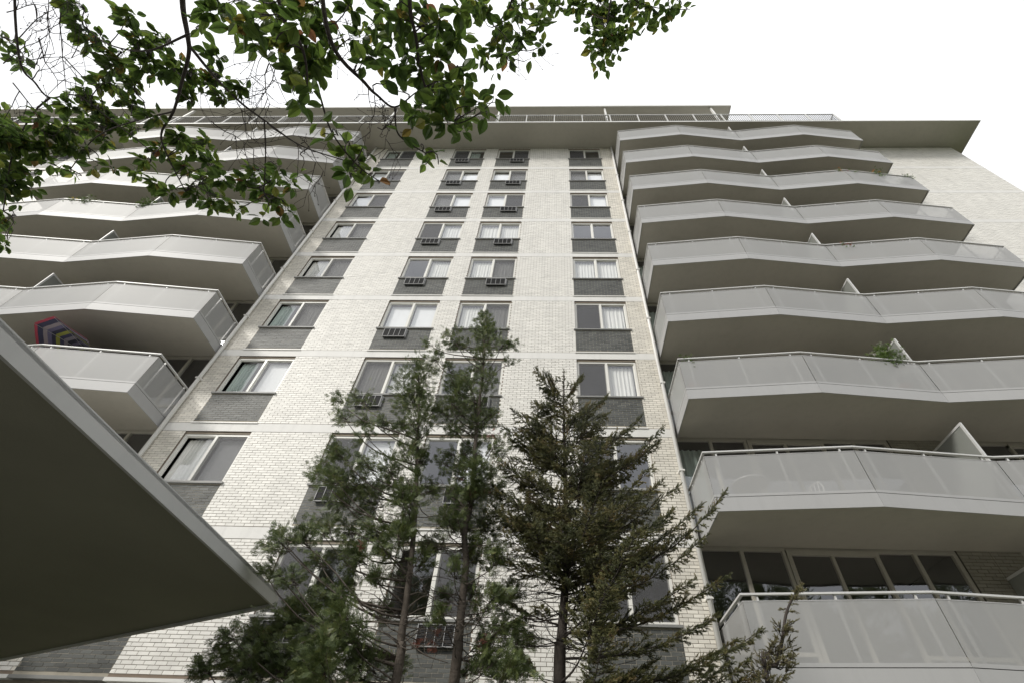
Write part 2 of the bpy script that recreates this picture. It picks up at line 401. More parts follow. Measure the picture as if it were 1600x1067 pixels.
def brick_arrays(lst):
    A = np.array(lst); n = len(A)
    j = rng.normal(0, 0.0011, n); t = rng.normal(0, 0.0010, (n, 4))
    y = A[:, 4]+np.clip(j, -0.0025, 0.0025); back = A[:, 4]+0.012
    V = np.zeros((n, 8, 3))
    for k, (xi, zi) in enumerate(((0, 2), (1, 2), (1, 3), (0, 3))):
        V[:, k, 0] = A[:, xi]; V[:, k, 1] = y+t[:, k]; V[:, k, 2] = A[:, zi]
        V[:, k+4, 0] = A[:, xi]; V[:, k+4, 1] = back; V[:, k+4, 2] = A[:, zi]
    q = np.array([(0, 1, 2, 3), (1, 0, 4, 5), (2, 1, 5, 6), (3, 2, 6, 7), (0, 3, 7, 4)])
    F = (np.arange(n)[:, None, None]*8+q[None]).reshape(-1, 4)
    return V.reshape(-1, 3), F
# the bricks that show largest become parts of their own, the rest one mass
CAN_Z = 1.9+CAM_Z
def pick(lst):
    A = np.array(lst); c = np.stack([(A[:, 0]+A[:, 1])/2, A[:, 4], (A[:, 2]+A[:, 3])/2], 1)
    uv = project(c); wpx = (A[:, 1]-A[:, 0])
    inside = (uv[:, 0] > 2) & (uv[:, 0] < 470) & (uv[:, 1] < 1062) & (uv[:, 1] > 600)
    ln = uv[:, 1] > 1035-(uv[:, 0]/430.0)*88          # below the canopy's lower edge
    up = uv[:, 1] < 505+uv[:, 0]*0.99                  # right of the canopy's upper edge
    full = wpx > 0.15
    return inside & (ln | up) & full, uv[:, 1]
selW, yW = pick(whites); selG, yG = pick(greys)
cand = [(yW[i], 0, i) for i in np.nonzero(selW)[0]]+[(yG[i], 1, i) for i in np.nonzero(selG)[0]]
cand.sort(reverse=True); cand = cand[:300]
chosenW = {i for _, k, i in cand if k == 0}; chosenG = {i for _, k, i in cand if k == 1}
bm = {}
for k, nm in ((0, 'brick_white'), (1, 'brick_grey')):
    mb = MB(); w, hh = BW-MJ, BH-MJ
    mb.box(-w/2, w/2, 0, 0.012, -hh/2, hh/2); mb.f.pop(4); mb.m.pop(4)
    bm[k] = mb.mesh('brick', [nm])
for k, lst, ch in ((0, whites, chosenW), (1, greys, chosenG)):
    for i in sorted(ch):
        par = cwall if k == 0 else spw[next(q for q, g in enumerate(gspan) if g[0] <= i < g[1])]
        x0, x1, za, zb, y = lst[i]
        o = link('brick', bm[k], par, ((x0+x1)/2, y+float(np.clip(rng.normal(0, 0.0012), -0.0025, 0.0025)), (za+zb)/2))
        o.scale.x = (x1-x0)/(BW-MJ); o.scale.z = (zb-za)/(BH-MJ)
        o.rotation_euler = (rng.normal(0, 0.012), 0, rng.normal(0, 0.006))
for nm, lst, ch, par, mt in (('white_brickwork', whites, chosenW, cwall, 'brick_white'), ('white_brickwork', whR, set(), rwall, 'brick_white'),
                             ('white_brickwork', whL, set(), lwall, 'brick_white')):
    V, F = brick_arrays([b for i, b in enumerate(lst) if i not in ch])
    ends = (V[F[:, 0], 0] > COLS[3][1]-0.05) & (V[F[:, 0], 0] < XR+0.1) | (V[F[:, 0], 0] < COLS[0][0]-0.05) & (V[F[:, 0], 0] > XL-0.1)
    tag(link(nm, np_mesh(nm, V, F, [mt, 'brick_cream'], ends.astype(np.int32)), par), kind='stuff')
for q, (n0, n1, a, b, r) in enumerate(gspan):
    lst = [greys[i] for i in range(n0, n1) if i not in chosenG]
    if lst:
        V, F = brick_arrays(lst); tag(link('grey_brickwork', np_mesh('grey_brickwork', V, F, ['brick_grey']), spw[q]), kind='stuff')

# --- bands, shelf angles, plinth --------------------------------------------
for r in range(2, 10):
    m = MB(); m.box(XL, XR, D-0.003, D+0.012, head(r), head(r)+BAND); part('floor_band', m, 'band')
    m = MB(); m.box(RW0, RW1, D-0.003, D+0.012, head(r), head(r)+BAND); part('floor_band', m, 'band')
    m = MB(); m.box(LW0, LW1, D-0.003, D+0.012, head(r), head(r)+BAND); part('floor_band', m, 'band')
m = MB(); zl = zb0
for a, b in ((XL, COLS[0][0]), (COLS[0][1], COLS[1][0]), (COLS[1][1], COLS[2][0]), (COLS[2][1], COLS[3][0]), (COLS[3][1], XR)):
    m = MB(); m.box(a, b, D-0.05, D+0.1, zl-0.055, zl); part('ledge', m, 'trim_white')
m = MB()
for a, b in COLS:
    m = MB(); m.box(a, b, D-0.045, D+0.1, zl-0.05, zl+0.002); part('ledge', m, 'sill_dark')

m = MB(); m.box(XL, XR, D+0.11, D+0.35, 0, zl-0.05); part('plinth', m, 'mortar_grey')
m = MB(); m.box(XL, XR, D-0.03, D+0.08, zl-0.20, zl-0.15); part('ledge', m, 'trim_white')

# --- windows ------------------------------------------------------------------
def ac_mesh():
    m = MB(); w, hh, d = 0.68, 0.36, 0.12
    m.box(-w/2, w/2, -d, 0.0, -hh, 0, 0)                       # dark sleeve
    t = 0.025
    for (x0, x1, z0, z1) in ((-w/2-t, w/2+t, -t*0+0, t), (-w/2-t, w/2+t, -hh-t, -hh), (-w/2-t, -w/2, -hh, 0), (w/2, w/2+t, -hh, 0)):
        m.box(x0, x1, -d-0.012, -d+0.03, z0, z1, 1)
    return m
wf_cache = {}
def window_frame(w, hh):
    key = (round(w, 3), round(hh, 3))
    if key in wf_cache: return wf_cache[key]
    m = MB(); t = 0.06
    m.box(0, w, 0.05, 0.13, 0, t); m.box(0, w, 0.05, 0.13, hh-t, hh)
    m.box(0, t, 0.05, 0.13, t, hh-t); m.box(w-t, w, 0.05, 0.13, t, hh-t)
    c = w/2
    m.box(c-0.032, c+0.032, 0.045, 0.125, t, hh-t)
    for x0, x1, y in ((t, c-0.032, 0.075), (c+0.032, w-t, 0.085)):
        s = 0.022
        m.box(x0, x1, y, y+0.03, t, t+s); m.box(x0, x1, y, y+0.03, hh-t-s, hh-t)
        m.box(x0, x0+s, y, y+0.03, t+s, hh-t-s); m.box(x1-s, x1, y, y+0.03, t+s, hh-t-s)
    lin = MB(); lin.box(0, w, 0.03, 0.12, hh, hh+0.055)
    room = MB(); dp = 2.2
    y0 = 0.17
    room.quad((0, y0+dp, -0.3), (w, y0+dp, -0.3), (w, y0+dp, hh+.1), (0, y0+dp, hh+.1))
    room.quad((0, y0, -0.3), (0, y0+dp, -0.3), (0, y0+dp, hh+.1), (0, y0, hh+.1))
    room.quad((w, y0+dp, -0.3), (w, y0, -0.3), (w, y0, hh+.1), (w, y0+dp, hh+.1))
    room.quad((0, y0, hh+.1), (0, y0+dp, hh+.1), (w, y0+dp, hh+.1), (w, y0, hh+.1))
    room.quad((0, y0, -0.3), (w, y0, -0.3), (w, y0+dp, -0.3), (0, y0+dp, -0.3))
    sill = MB(); sill.box(-0.045, w+0.045, -0.045, 0.10, -0.045, 0.0)
    pane = MB(); pw = c-0.032-t-0.022*2; ph = hh-2*t-0.044
    pane.quad((-pw/2, 0, -ph/2), (pw/2, 0, -ph/2), (pw/2, 0, ph/2), (-pw/2, 0, ph/2))
    scr = MB(); sw = c-0.032-t; shh = hh-2*t
    scr.quad((0.008, 0, 0.008), (sw-0.008, 0, 0.008), (sw-0.008, 0, shh-0.008), (0.008, 0, shh-0.008))
    res = dict(frame=m.mesh('window', ['frame_white']), lintel=lin.mesh('lintel_trim', ['lintel_tan']), room=room.mesh('room_interior', ['room']),
               sill=sill.mesh('sill', ['sill_dark']), pane=pane.mesh('pane', ['glass']), screen=scr.mesh('insect_screen', ['screen_mesh']), t=t, c=c, ph=hh/2)
    wf_cache[key] = res; return res
def curtain_mesh(w, hh, amp, nwave, seed, matn, drop=0.0):
    r = random.Random(seed); n = 40; ph = [r.uniform(0, 6.28) for _ in range(3)]
    V = []; F = []
    for i in range(n+1):
        u = i/n; yy = amp*(math.sin(u*nwave*6.28+ph[0])+0.5*math.sin(u*nwave*1.7*6.28+ph[1]))
        V += [(u*w, yy*0.7, hh), (u*w+r.uniform(-.004, .004), yy*1.15, drop)]
    for i in range(n): F.append((2*i+1, 2*i+3, 2*i+2, 2*i))
    return np_mesh('curtain', V, F, [matn], smooth=True)
COLNAME = ['outermost window column beside the balconies with the striped parasol', 'second window column from the left-hand downspout', 'third window column from the left-hand downspout', 'window column beside the right-hand downspout']
CN = ['first', 'second', 'third', 'fourth']
# what each pane shows: S screen, W drawn white blind, C pleated curtain, G plain glass, O open gap, T teal curtain
STY = {1: ['T|S', 'S|T', 'G|S', 'S|G'], 2: ['W|S', 'SW|W', 'W|SW', 'SW|W'], 3: ['W|S', 'SW|W', 'W|S', 'S|W'], 4: ['OC|SC', 'S|C', 'C|C', 'G|G'], 5: ['OC|SC', 'G|C', 'C|SC', 'C|C'],
       6: ['OT|SC', 'W|W', 'C|SC', 'S|C'], 7: ['OT|W', 'SC|C', 'G|SC', 'S|C'], 8: ['OC|SW', 'S|W', 'G|W', 'S|G'], 9: ['S|G', 'S|G', 'O|S', 'S|S']}
def add_window(x0, x1, zb, zt, sty, r, cname, sink=None):
    w, hh = x1-x0, zt-zb-0.06
    res = window_frame(w, hh)
    wo_ = B(link('window', res['frame'], None, (x0, D, zb)))
    for k in ('lintel', 'room', 'sill'):
        link({'lintel': 'lintel_trim', 'room': 'room_interior', 'sill': 'sill'}[k], res[k], wo_)
    rr = random.Random(int(r*100+x0*10))
    for side, s in enumerate(sty.split('|')):
        xa = res['t'] if side == 0 else res['c']+0.032
        sw = res['c']-0.032-res['t']; yy = 0.09 if side == 0 else 0.10
        if 'O' in s:            # sash slid aside: only half the opening is glazed
            pn = link('pane', res['pane'], wo_, (xa+sw*0.5+0.11, yy+0.02, res['ph'])); pn.scale.x = 0.62
        else:
            pn = link('pane', res['pane'], wo_, (xa+sw/2, yy, res['ph']))
        pn.rotation_euler = (rr.uniform(-.006, .006), 0, rr.uniform(-.008, .008))
        if 'S' in s: link('insect_screen', res['screen'], wo_, (xa, 0.058, res['t']))
        kind = 'W' if 'W' in s else 'C' if 'C' in s else 'T' if 'T' in s else None
        if kind:
            sd = int(r*17+x0*3+side*5)
            if kind == 'W': me = curtain_mesh(sw-0.05, hh-0.16, 0.002, 2, sd, 'blind'); nm, lb, ct = 'window_blind', 'white roller blind', 'blind'
            elif kind == 'C': me = curtain_mesh(sw-0.06, hh-0.17, 0.016, rr.uniform(5, 8), sd, 'curtain'); nm, lb, ct = 'curtain', 'pale pleated curtain', 'curtain'
            else: me = curtain_mesh((sw-0.06)*0.7, hh-0.17, 0.02, rr.uniform(4, 6), sd, 'curtain_teal'); nm, lb, ct = 'curtain', 'grey-green pleated curtain', 'curtain'
            o = link(nm, me, None, (x0+xa+0.03, D+0.19+(0.0 if side == 0 else 0.004), zb+0.08))
            far = 'parasol-side half' if side == 0 else 'far half'
            tag(o, f'{lb} in {far} of window, {ORD[r]} floor down, {cname}', ct, 'blinds and curtains in the windows')
for (a, b, zb, zt, r, c) in wins:
    add_window(a, b, zb, zt, STY[r][c], r, CN[c]+' column from parasol')
for r in range(1, 6):
    add_window(LCOL[0], LCOL[1], head(r)-1.42, min(head(r), ROOF-0.02), 'G|S', r, 'far wing')
    m = MB(); m.box(LCOL[0]-0.02, LCOL[1]+0.02, D-0.025, D+0.05, head(r)-2.475, head(r)-2.45); part('shelf_angle', m, 'trim_white')
for r in range(1, 10):
    for a, b in COLS:
        if r < 9:
            m = MB(); m.box(a-0.03, b+0.03, D-0.028, D+0.05, head(r)-2.455, head(r)-2.425); part('shelf_angle', m, 'trim_white')

# --- air conditioners: each its own thing -------------------------------------
acme = MB(); acme.box(-0.32, 0.32, -0.065, 0.0, -0.33, 0)
acme = acme.mesh('casing', ['black_metal'])
frm = MB(); t = 0.016; w2, h2, d2 = 0.32, 0.33, 0.065
for (x0, x1, z0, z1) in ((-w2-t, w2+t, 0, t), (-w2-t, w2+t, -h2-t, -h2), (-w2-t, -w2, -h2, 0), (w2, w2+t, -h2, 0)):
    frm.box(x0, x1, -d2-0.012, -d2+0.02, z0, z1)
frm.box(w2, w2+0.05, -d2+0.02, 0, -h2, 0.0)
frm = frm.mesh('grille_frame', ['grey_metal'])
brm = MB(); brm.box(-0.006, 0.006, -d2-0.011, -d2+0.004, -h2, 0); brm = brm.mesh('grille_bar', ['grey_metal'])
lvm = MB()
for k in range(10): lvm.box(-w2, w2, -d2-0.006, -d2+0.001, -h2+0.02+k*0.031, -h2+0.028+k*0.031)
lvm = lvm.mesh('louvre', ['black_metal'])
for r in range(1, 10):
    for c, xc in ((1, -5.48+0.60), (2, -1.445-0.62)):
        root = empty('air_conditioner', (xc, D, head(r)-1.53))
        tag(root, f'black-grilled air conditioner under window, {ORD[r]} floor from roof, {CN[c]} column from parasol', 'air conditioner', 'air conditioners in the grey panels')
        link('casing', acme, root); link('grille_frame', frm, root); link('louvre', lvm, root)
        for x in (-0.16, 0.0, 0.16): link('grille_bar', brm, root, (x, 0, 0))

# --- downspouts -----------------------------------------------------------------
for x, nm in ((2.87, 'R'), (-9.79, 'L')):
    m = MB(); m.tube([(x, D-0.07, 0.2), (x, D-0.07, ROOF-0.005)], 0.05, 10)
    dp = B(m.build('downspout', 'trim_white', smooth=True))
    for r in range(1, 10):
        m = MB(); m.box(x-0.065, x+0.065, D-0.13, D+0.004, head(r)-1.0, head(r)-0.96); m.build('bracket', 'trim_white', dp)

# --- balcony-bay walls and glazing -------------------------------------------------
PR = [(2.985, 8.04), (5.826, 7.77), (8.69, 8.05), (11.51, 7.79), (14.36, 8.08)]
PLs = [(-9.88, 8.04), (-12.74, 7.75), (-15.65, 8.0), (-18.58, 7.75), (-21.42, 7.98)]
for x0, x1 in ((XR, RW0), (LW1, XL)):
    hs = []
    m = MB(); m.box(x0, x1, DW+0.12, DW+0.3, 0, head(9)-2.4); m.box(x0, x1, DW+3.0, DW+3.1, head(9)-2.4, ROOF)
    part('back_wall', m, 'room')
unit_cache = {}
def unit_meshes(w):
    key = round(w, 3)
    if key in unit_cache: return unit_cache[key]
    k = w/6.12
    zt = H-0.24-0.04                                  # head of glazing over the floor below
    xs = [0.05, 0.87, 0.945, 1.77, 1.94, 2.78, 2.84, 3.72, 3.79, 4.53, 4.60, 5.36]
    xs = [x*k for x in xs]
    fr = MB(); top = zt; bot = 0.0; y0, y1 = 0.03, 0.10
    fr.box(0, 5.44*k, y0, y1, top, top+0.07)
    edges = [(0, xs[0]), (xs[1], xs[2]), (xs[3], xs[3]+0.06), (xs[5], xs[6]), (xs[7], xs[8]), (xs[9], xs[10]), (xs[11], 5.44*k)]
    for a, b in edges: fr.box(a, b, y0-0.004, y1+0.004, bot, top)
    dx0, dx1 = xs[3]+0.075, xs[7]
    for a, b, c_, d_ in ((dx0, xs[4], bot, top), ):
        fr.box(a, b, y0-0.02, y1-0.01, c_, d_)
    fr.box(dx0, xs[8], y0-0.022, y1-0.012, top-0.10, top-0.003)
    for i in (0, 2, 8, 10):
        fr.box(xs[i], xs[i+1], y0, y1, bot, bot+0.08); fr.box(xs[i], xs[i+1], y0, y1, bot+0.55, bot+0.61)
        fr.box(xs[i], xs[i+1], y0, y1, top-0.03, top)
    for i in (4, 6):
        fr.box(xs[i], xs[i+1], y0, y1, bot, bot+0.10)
    pan = []
    for i in range(0, 12, 2):
        m = MB(); y = 0.066 if i != 6 else 0.085
        m.quad((xs[i], y, bot+0.05), (xs[i+1], y, bot+0.05), (xs[i+1], y, top-0.02), (xs[i], y, top-0.02)); pan.append(m.mesh('pane', ['glass']))
    beam = MB(); beam.box(0, 5.44*k, 0, 0.2, top+0.075, H-0.002)
    room = MB(); dp = 2.8; W_ = 5.44*k
    room.quad((0, dp, 0), (W_, dp, 0), (W_, dp, H-.25), (0, dp, H-.25)); room.quad((0, .12, 0), (0, dp, 0), (0, dp, H-.25), (0, .12, H-.25))
    room.quad((W_, dp, 0), (W_, .12, 0), (W_, .12, H-.25), (W_, dp, H-.25)); room.quad((0, .12, H-.22), (0, dp, H-.22), (W_, dp, H-.22), (W_, .12, H-.22))
    room.quad((0, .12, 0.02), (W_, .12, 0.02), (W_, dp, 0.02), (0, dp, 0.02))
    pier = MB(); pier.box(5.45*k, w, 0.0, 0.3, 0, H)
    cur = [curtain_mesh(0.30, zt-0.15, 0.02, 3, s, 'curtain_teal') for s in (1, 2)]
    pb = []; courses(5.45*k, w-0.004, 0.0, H-0.02, pb, 0.0)
    A = np.array(pb); A[:, 4] = -0.010; V, F = brick_arrays(A)
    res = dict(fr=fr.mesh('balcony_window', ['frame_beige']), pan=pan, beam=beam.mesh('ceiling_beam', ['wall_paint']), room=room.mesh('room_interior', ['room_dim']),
               pier=pier.mesh('brick_pier', ['mortar_dark']), bricks=np_mesh('pier_brickwork', V, F, ['brick_tan']), cur=cur)
    unit_cache[key] = res; return res
def add_unit(x0, w, r, flip=False):
    res = unit_meshes(w)
    fz = head(r)-H+0.30+0.02
    fz = soff(r)+0.28
    root = B(link('balcony_window', res['fr'], None, (x0, DW, fz)))
    if flip:
        root.location.x = x0+w; root.scale.x = -1
    for p in res['pan']: link('pane', p, root)
    b = link('ceiling_beam', res['beam'], root); link('room_interior', res['room'], root)
    link('brick_pier', res['pier'], root); tag(link('pier_brickwork', res['bricks'], root), kind='stuff')
for r in range(1, 10):
    wR = (RW0-XR-0.02)/2
    add_unit(XR+0.01, wR, r); add_unit(XR+0.01+wR, wR, r, True)
    wL = (XL-LW1-0.02)/2
    add_unit(LW1+0.01, wL, r); add_unit(LW1+0.01+wL, wL, r, True)

for r in (5, 6, 7, 8):
    cme = curtain_mesh(0.55, H-0.55, 0.03, 4, r, 'curtain_teal')
    o = link('curtain', cme, None, (XR+0.12, DW+0.22, soff(r)+0.36))
    tag(o, f'grey-green curtain behind balcony glass beside the bright downspout, {ORD[r]} floor down', 'curtain', 'curtains behind the balcony glass')
# --- balconies ------------------------------------------------------------------------
post_me = MB(); post_me.box(-0.015, 0.015, -0.02, 0.02, 0, 0.985); post_me = post_me.mesh('post', ['rail_metal'])
def seg_box(mb, a, b, off_in, off_out, z0, z1, s0, s1, mi=0):
    """vertical slab along plan segment a-b; offsets measured outward from the line, trimmed s0/s1 at the ends"""
    a, b = Vector((*a, 0)), Vector((*b, 0)); t = (b-a).normalized(); n = Vector((t.y, -t.x, 0))
    p, q = a+t*s0, b-t*s1
    poly = [p+n*off_out, q+n*off_out, q+n*off_in, p+n*off_in]
    mb.prism([(v.x, v.y) for v in poly], z0, z1, mi)
bal_cache = {}
def balcony_meshes(key, P):
    if key in bal_cache: return bal_cache[key]
    front = sorted(P)                                  # left to right
    yb = DW-0.002
    line = [(front[0][0], yb)]+front+[(front[-1][0], yb)]
    items = []
    sl_ = MB(); inner = [(front[0][0]+0.02, front[0][1]+0.02)]+[(x, y+0.02) for x, y in front[1:-1]]+[(front[-1][0]-0.02, front[-1][1]+0.02)]
    poly = inner+[(front[-1][0]-0.02, yb), (front[0][0]+0.02, yb)]
    sl_.prism(poly, 0.035, 0.275)
    items.append(('slab', sl_.mesh('slab', ['soffit'])))
    for i in range(len(line)-1):
        a, b = line[i], line[i+1]
        m = MB(); seg_box(m, a, b, -0.018, 0.0, 0.0, 0.272, 0.003, 0.003); items.append(('fascia_panel', m.mesh('fascia_panel', ['fascia_paint'])))
        m = MB()
        seg_box(m, a, b, -0.012, 0.0, 0.284, 0.335, 0.006, 0.006, 1); seg_box(m, a, b, -0.012, 0.0, 1.165, 1.18, 0.006, 0.006, 1)
        A_, B_ = Vector((*a, 0)), Vector((*b, 0)); T_ = (B_-A_).normalized(); N_ = Vector((T_.y, -T_.x, 0))*-0.004; A_, B_ = A_+T_*0.006+N_, B_-T_*0.006+N_
        m.quad((A_.x, A_.y, 0.333), (B_.x, B_.y, 0.333), (B_.x, B_.y, 1.167), (A_.x, A_.y, 1.167), 0)
        items.append(('perforated_panel', m.mesh('perforated_panel', ['perforated', 'perforated_edge'])))
        m = MB()
        seg_box(m, a, b, -0.02, -0.012, 0.262, 0.292, 0.0, 0.0); items.append(('joint_strip', m.mesh('joint_strip', ['dark_gap'])))
    rail = MB()
    for i in range(len(line)-1):
        seg_box(rail, line[i], line[i+1], -0.045, 0.010, 1.262, 1.292, -0.008 if i else 0, -0.008 if i < len(line)-2 else 0)
    items.append(('handrail', rail.mesh('handrail', ['rail_metal'])))
    posts = []
    for i in range(len(line)-1):
        a, b = Vector((*line[i], 0)), Vector((*line[i+1], 0)); ln = (b-a).length; t = (b-a).normalized(); n = Vector((t.y, -t.x, 0))
        ss = [0.25, ln*0.5, ln-0.25] if ln > 2 else [0.3, ln-0.25]
        for s in ss:
            p = a+t*s-n*0.035; posts.append((p.x, p.y, 0.275, math.atan2(t.y, t.x)))
    # privacy screen at the inner fold
    vx, vy = front[2]
    fr_ = MB(); y0, y1 = vy+0.10, yb
    fr_.box(vx-0.02, vx+0.02, y0, y0+0.05, 0.28, 2.22); fr_.box(vx-0.02, vx+0.02, y0+0.05, y1, 2.17, 2.22); fr_.box(vx-0.02, vx+0.02, y0+0.05, y1, 0.28, 0.34)
    pn = MB(); pn.box(vx-0.008, vx+0.008, y0+0.05, y1, 0.34, 2.17)
    items.append(('privacy_screen', fr_.mesh('privacy_screen', ['rail_metal'])))
    items.append(('screen_panel', pn.mesh('screen_panel', ['screen_grey'])))
    bal_cache[key] = (items, posts); return bal_cache[key]
MATS['perforated_edge'] = MATS['fascia_paint']
for key, P in (('R', PR), ('L', PLs)):
    items, posts = balcony_meshes(key, P)
    for r in range(1, 10):
        z0 = soff(r)
        first = None
        for nm, me in items:
            if nm == 'slab':
                first = B(link('balcony', me, None, (0, 0, z0)))
            else: link(nm, me, first)
        for x, y, z, a in posts:
            o = link('post', post_me, first, (x, y, z)); o.rotation_euler.z = a

# --- roof, penthouse, railing -------------------------------------------------------
EX0, EX1 = -44.0, 21.45
m = MB(); m.box(EX0, EX1-0.02, 8.07, 24, ROOF, ROOF+0.06); part('eave_soffit', m, 'soffit')
m = MB(); m.box(EX0, EX1, 8.05, 8.069, ROOF-0.03, ROOF+0.085); m.box(EX1-0.019, EX1, 8.069, 24, ROOF-0.03, ROOF+0.085); part('eave_fascia', m, 'roof_white')
m = MB(); m.box(EX0, EX1-0.06, 8.11, 24, ROOF+0.062, ROOF+0.125); part('roof_joint', m, 'dark_gap')
m = MB(); m.box(EX0, EX1-0.03, 8.08, 24, ROOF+0.126, ROOF+0.185); part('roof_slab', m, 'roof_white')
RZ = ROOF+0.187
PZ = 29.0+CAM_Z
m = MB(); m.box(EX0, 9.72, 8.14, 18, PZ, PZ+0.10); part('penthouse_soffit', m, 'soffit')
m = MB(); m.box(EX0, 9.74, 8.12, 8.139, PZ-0.03, PZ+0.16); m.box(9.7205, 9.74, 8.139, 18, PZ-0.03, PZ+0.16); part('penthouse_fascia', m, 'roof_white')
m = MB(); m.box(EX0, 9.0, 11.5, 17, RZ, PZ-0.001); part('penthouse_wall', m, 'wall_paint')
bars = MB()
for k in range(1, 14): bars.box(k*1.48/14-0.012, k*1.48/14+0.012, -0.008, 0.008, 0.10, 1.06)
bars.box(0.02, 1.46, -0.025, 0.025, 1.06, 1.11, 1); bars.box(0.02, 1.46, -0.012, 0.012, 0.06, 0.10)
bars = bars.mesh('railing_section', ['black_metal', 'rail_metal'])
rpost = MB(); rpost.box(-0.022, 0.022, -0.025, 0.025, 0, 1.12); rpost = rpost.mesh('railing_post', ['rail_metal'])
k = 0; x = 14.64
while x > -32:
    B(link('railing_section', bars, None, (x-1.48, 8.11, RZ)))
    B(link('railing_post', rpost, None, (x, 8.11, RZ)))
    x -= 1.48
for i in range(4):
    o = B(link('railing_section', bars, None, (14.64, 8.13+i*1.48, RZ))); o.rotation_euler.z = math.pi/2
    B(link('railing_post', rpost, None, (14.64, 8.11+(i+1)*1.48, RZ)))
for k in range(-6, 2):
    x = 2.66+k*5.92 if k < 1 else 8.6
    m = MB(); m.box(x-0.045, x+0.045, 8.22, 8.32, RZ, PZ+0.001); part('penthouse_post', m, 'trim_white')
# building mass behind (top and back so that light does not leak)
m = MB(); m.box(LW0, RW1-0.01, 13.0, 26, 0, ROOF-0.002); part('rear_block', m, 'wall_paint')

# ------------------------------------------------------------------ entrance canopy
tip = onZ(430, 948, CAN_Z); far = onZ(0, 1033, CAN_Z)
dirv = (far-tip); k = (D-0.02-tip.y)/dirv.y
att = tip+dirv*k
can = empty('entrance_canopy', (-6, 3, 0))
tag(can, 'broad flat entrance canopy with light grey edge and dark underside', 'canopy')
xe = -3.215
poly = [(xe, -3.0), (tip.x, tip.y), (att.x, att.y), (-13.5, D-0.02), (-13.5, -3.0)]
can_off = Matrix.Translation((6, -3, 0))
def Cn(o): o.parent = can; o.matrix_parent_inverse = can_off; return o
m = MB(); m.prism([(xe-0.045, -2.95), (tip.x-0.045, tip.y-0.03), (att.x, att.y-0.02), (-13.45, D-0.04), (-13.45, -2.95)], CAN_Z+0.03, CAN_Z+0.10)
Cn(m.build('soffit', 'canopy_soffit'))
m = MB(); m.prism(poly, CAN_Z+0.105, CAN_Z+0.13); Cn(m.build('roof_sheet', 'canopy_paint'))
for i in range(len(poly)-1):
    m = MB(); seg_box(m, poly[i], poly[i+1], -0.03, 0.0, CAN_Z, CAN_Z+0.14, 0, 0.0); 
    # plan runs clockwise here, so the band stands on the outer side
    Cn(m.build('edge_band', 'canopy_paint'))
for x, y in ((-4.2, -1.8), (-4.2, 1.0), (-10.5, -1.8), (-10.5, 1.0)):
    m = MB(); m.box(x-0.15, x+0.15, y-0.15, y+0.15, 0, CAN_Z+0.028); Cn(m.build('column', 'canopy_paint'))

# ------------------------------------------------------------------ vegetation helpers
def rot_from_dir(d, roll):
    """(n,3) unit directions -> (n,3,3) with local +Z along d, rolled"""
    d = d/np.linalg.norm(d, axis=1, keepdims=True)
    a = np.where(np.abs(d[:, 2:3]) < 0.9, np.array([[0, 0, 1.0]]), np.array([[1.0, 0, 0]]))
    x = np.cross(a, d); x /= np.linalg.norm(x, axis=1, keepdims=True); y = np.cross(d, x)
    c, s = np.cos(roll)[:, None], np.sin(roll)[:, None]
    return np.stack([x*c+y*s, -x*s+y*c, d], 2)
def scatter(T, TF, pos, dirs, scale, roll):
    """place triangle template T at pos"""
    R = rot_from_dir(np.asarray(dirs, float), np.asarray(roll, float)); n = len(pos)
    V = np.einsum('nij,kj->nki', R, T)*np.asarray(scale)[:, None, None]+np.asarray(pos)[:, None, :]
    F = (np.arange(n)[:, None, None]*len(T)+TF[None]).reshape(-1, 3)
    return V.reshape(-1, 3), F
def join(parts):
    Vs, Fs, o = [], [], 0
    for V, F in parts: Vs.append(V); Fs.append(F+o); o += len(V)
    return np.concatenate(Vs), np.concatenate(Fs)
def strip(V, F, p0, p1, p2, w, nrm):
    """leaf strip p0-p1-p2, pointed at both ends, widest in the middle"""
    p0, p1, p2 = map(np.array, (p0, p1, p2)); t = p2-p0; s = np.cross(t, nrm); s = s/(np.linalg.norm(s)+1e-9)*w/2
    i = len(V); V += [p0-s*0.5, p0+s*0.5, p1-s, p1+s, p2]; F += [(i, i+1, i+3), (i, i+3, i+2), (i+2, i+3, i+4)]
def cedar_template(seed):
    r = random.Random(seed); V, F = [], []
    nrm = np.array([0, 1.0, 0])
    strip(V, F, (0, 0, 0), (0, 0.02, 0.5), (0, -0.05, 1.0), 0.055, nrm)
    k = 6
    for i in range(k):
        for sgn in (-1, 1):
            t = 0.10+0.78*(i+0.5*(sgn > 0))/k+r.uniform(-.03, .03)
            ln = (0.52*(1-t)+0.16)*r.uniform(.8, 1.15); an = math.radians(r.uniform(30, 48)); dr = r.uniform(-.10, .06)
            p0 = (0, 0, t); d = np.array([sgn*math.sin(an), 0, math.cos(an)])
            p1 = np.array(p0)+d*ln*0.5; p2 = np.array(p0)+d*ln+np.array([0, dr, 0.05*ln])
            strip(V, F, p0, p1, p2, 0.048, nrm)
            if ln > 0.3:
                q0 = np.array(p0)+d*ln*0.45; d2 = np.array([sgn*math.sin(an*.25), 0.1*r.uniform(-1, 1), math.cos(an*.25)])
                strip(V, F, q0, q0+d2*ln*.22, q0+d2*ln*.42, 0.042, nrm)
    return np.array(V), np.array(F)
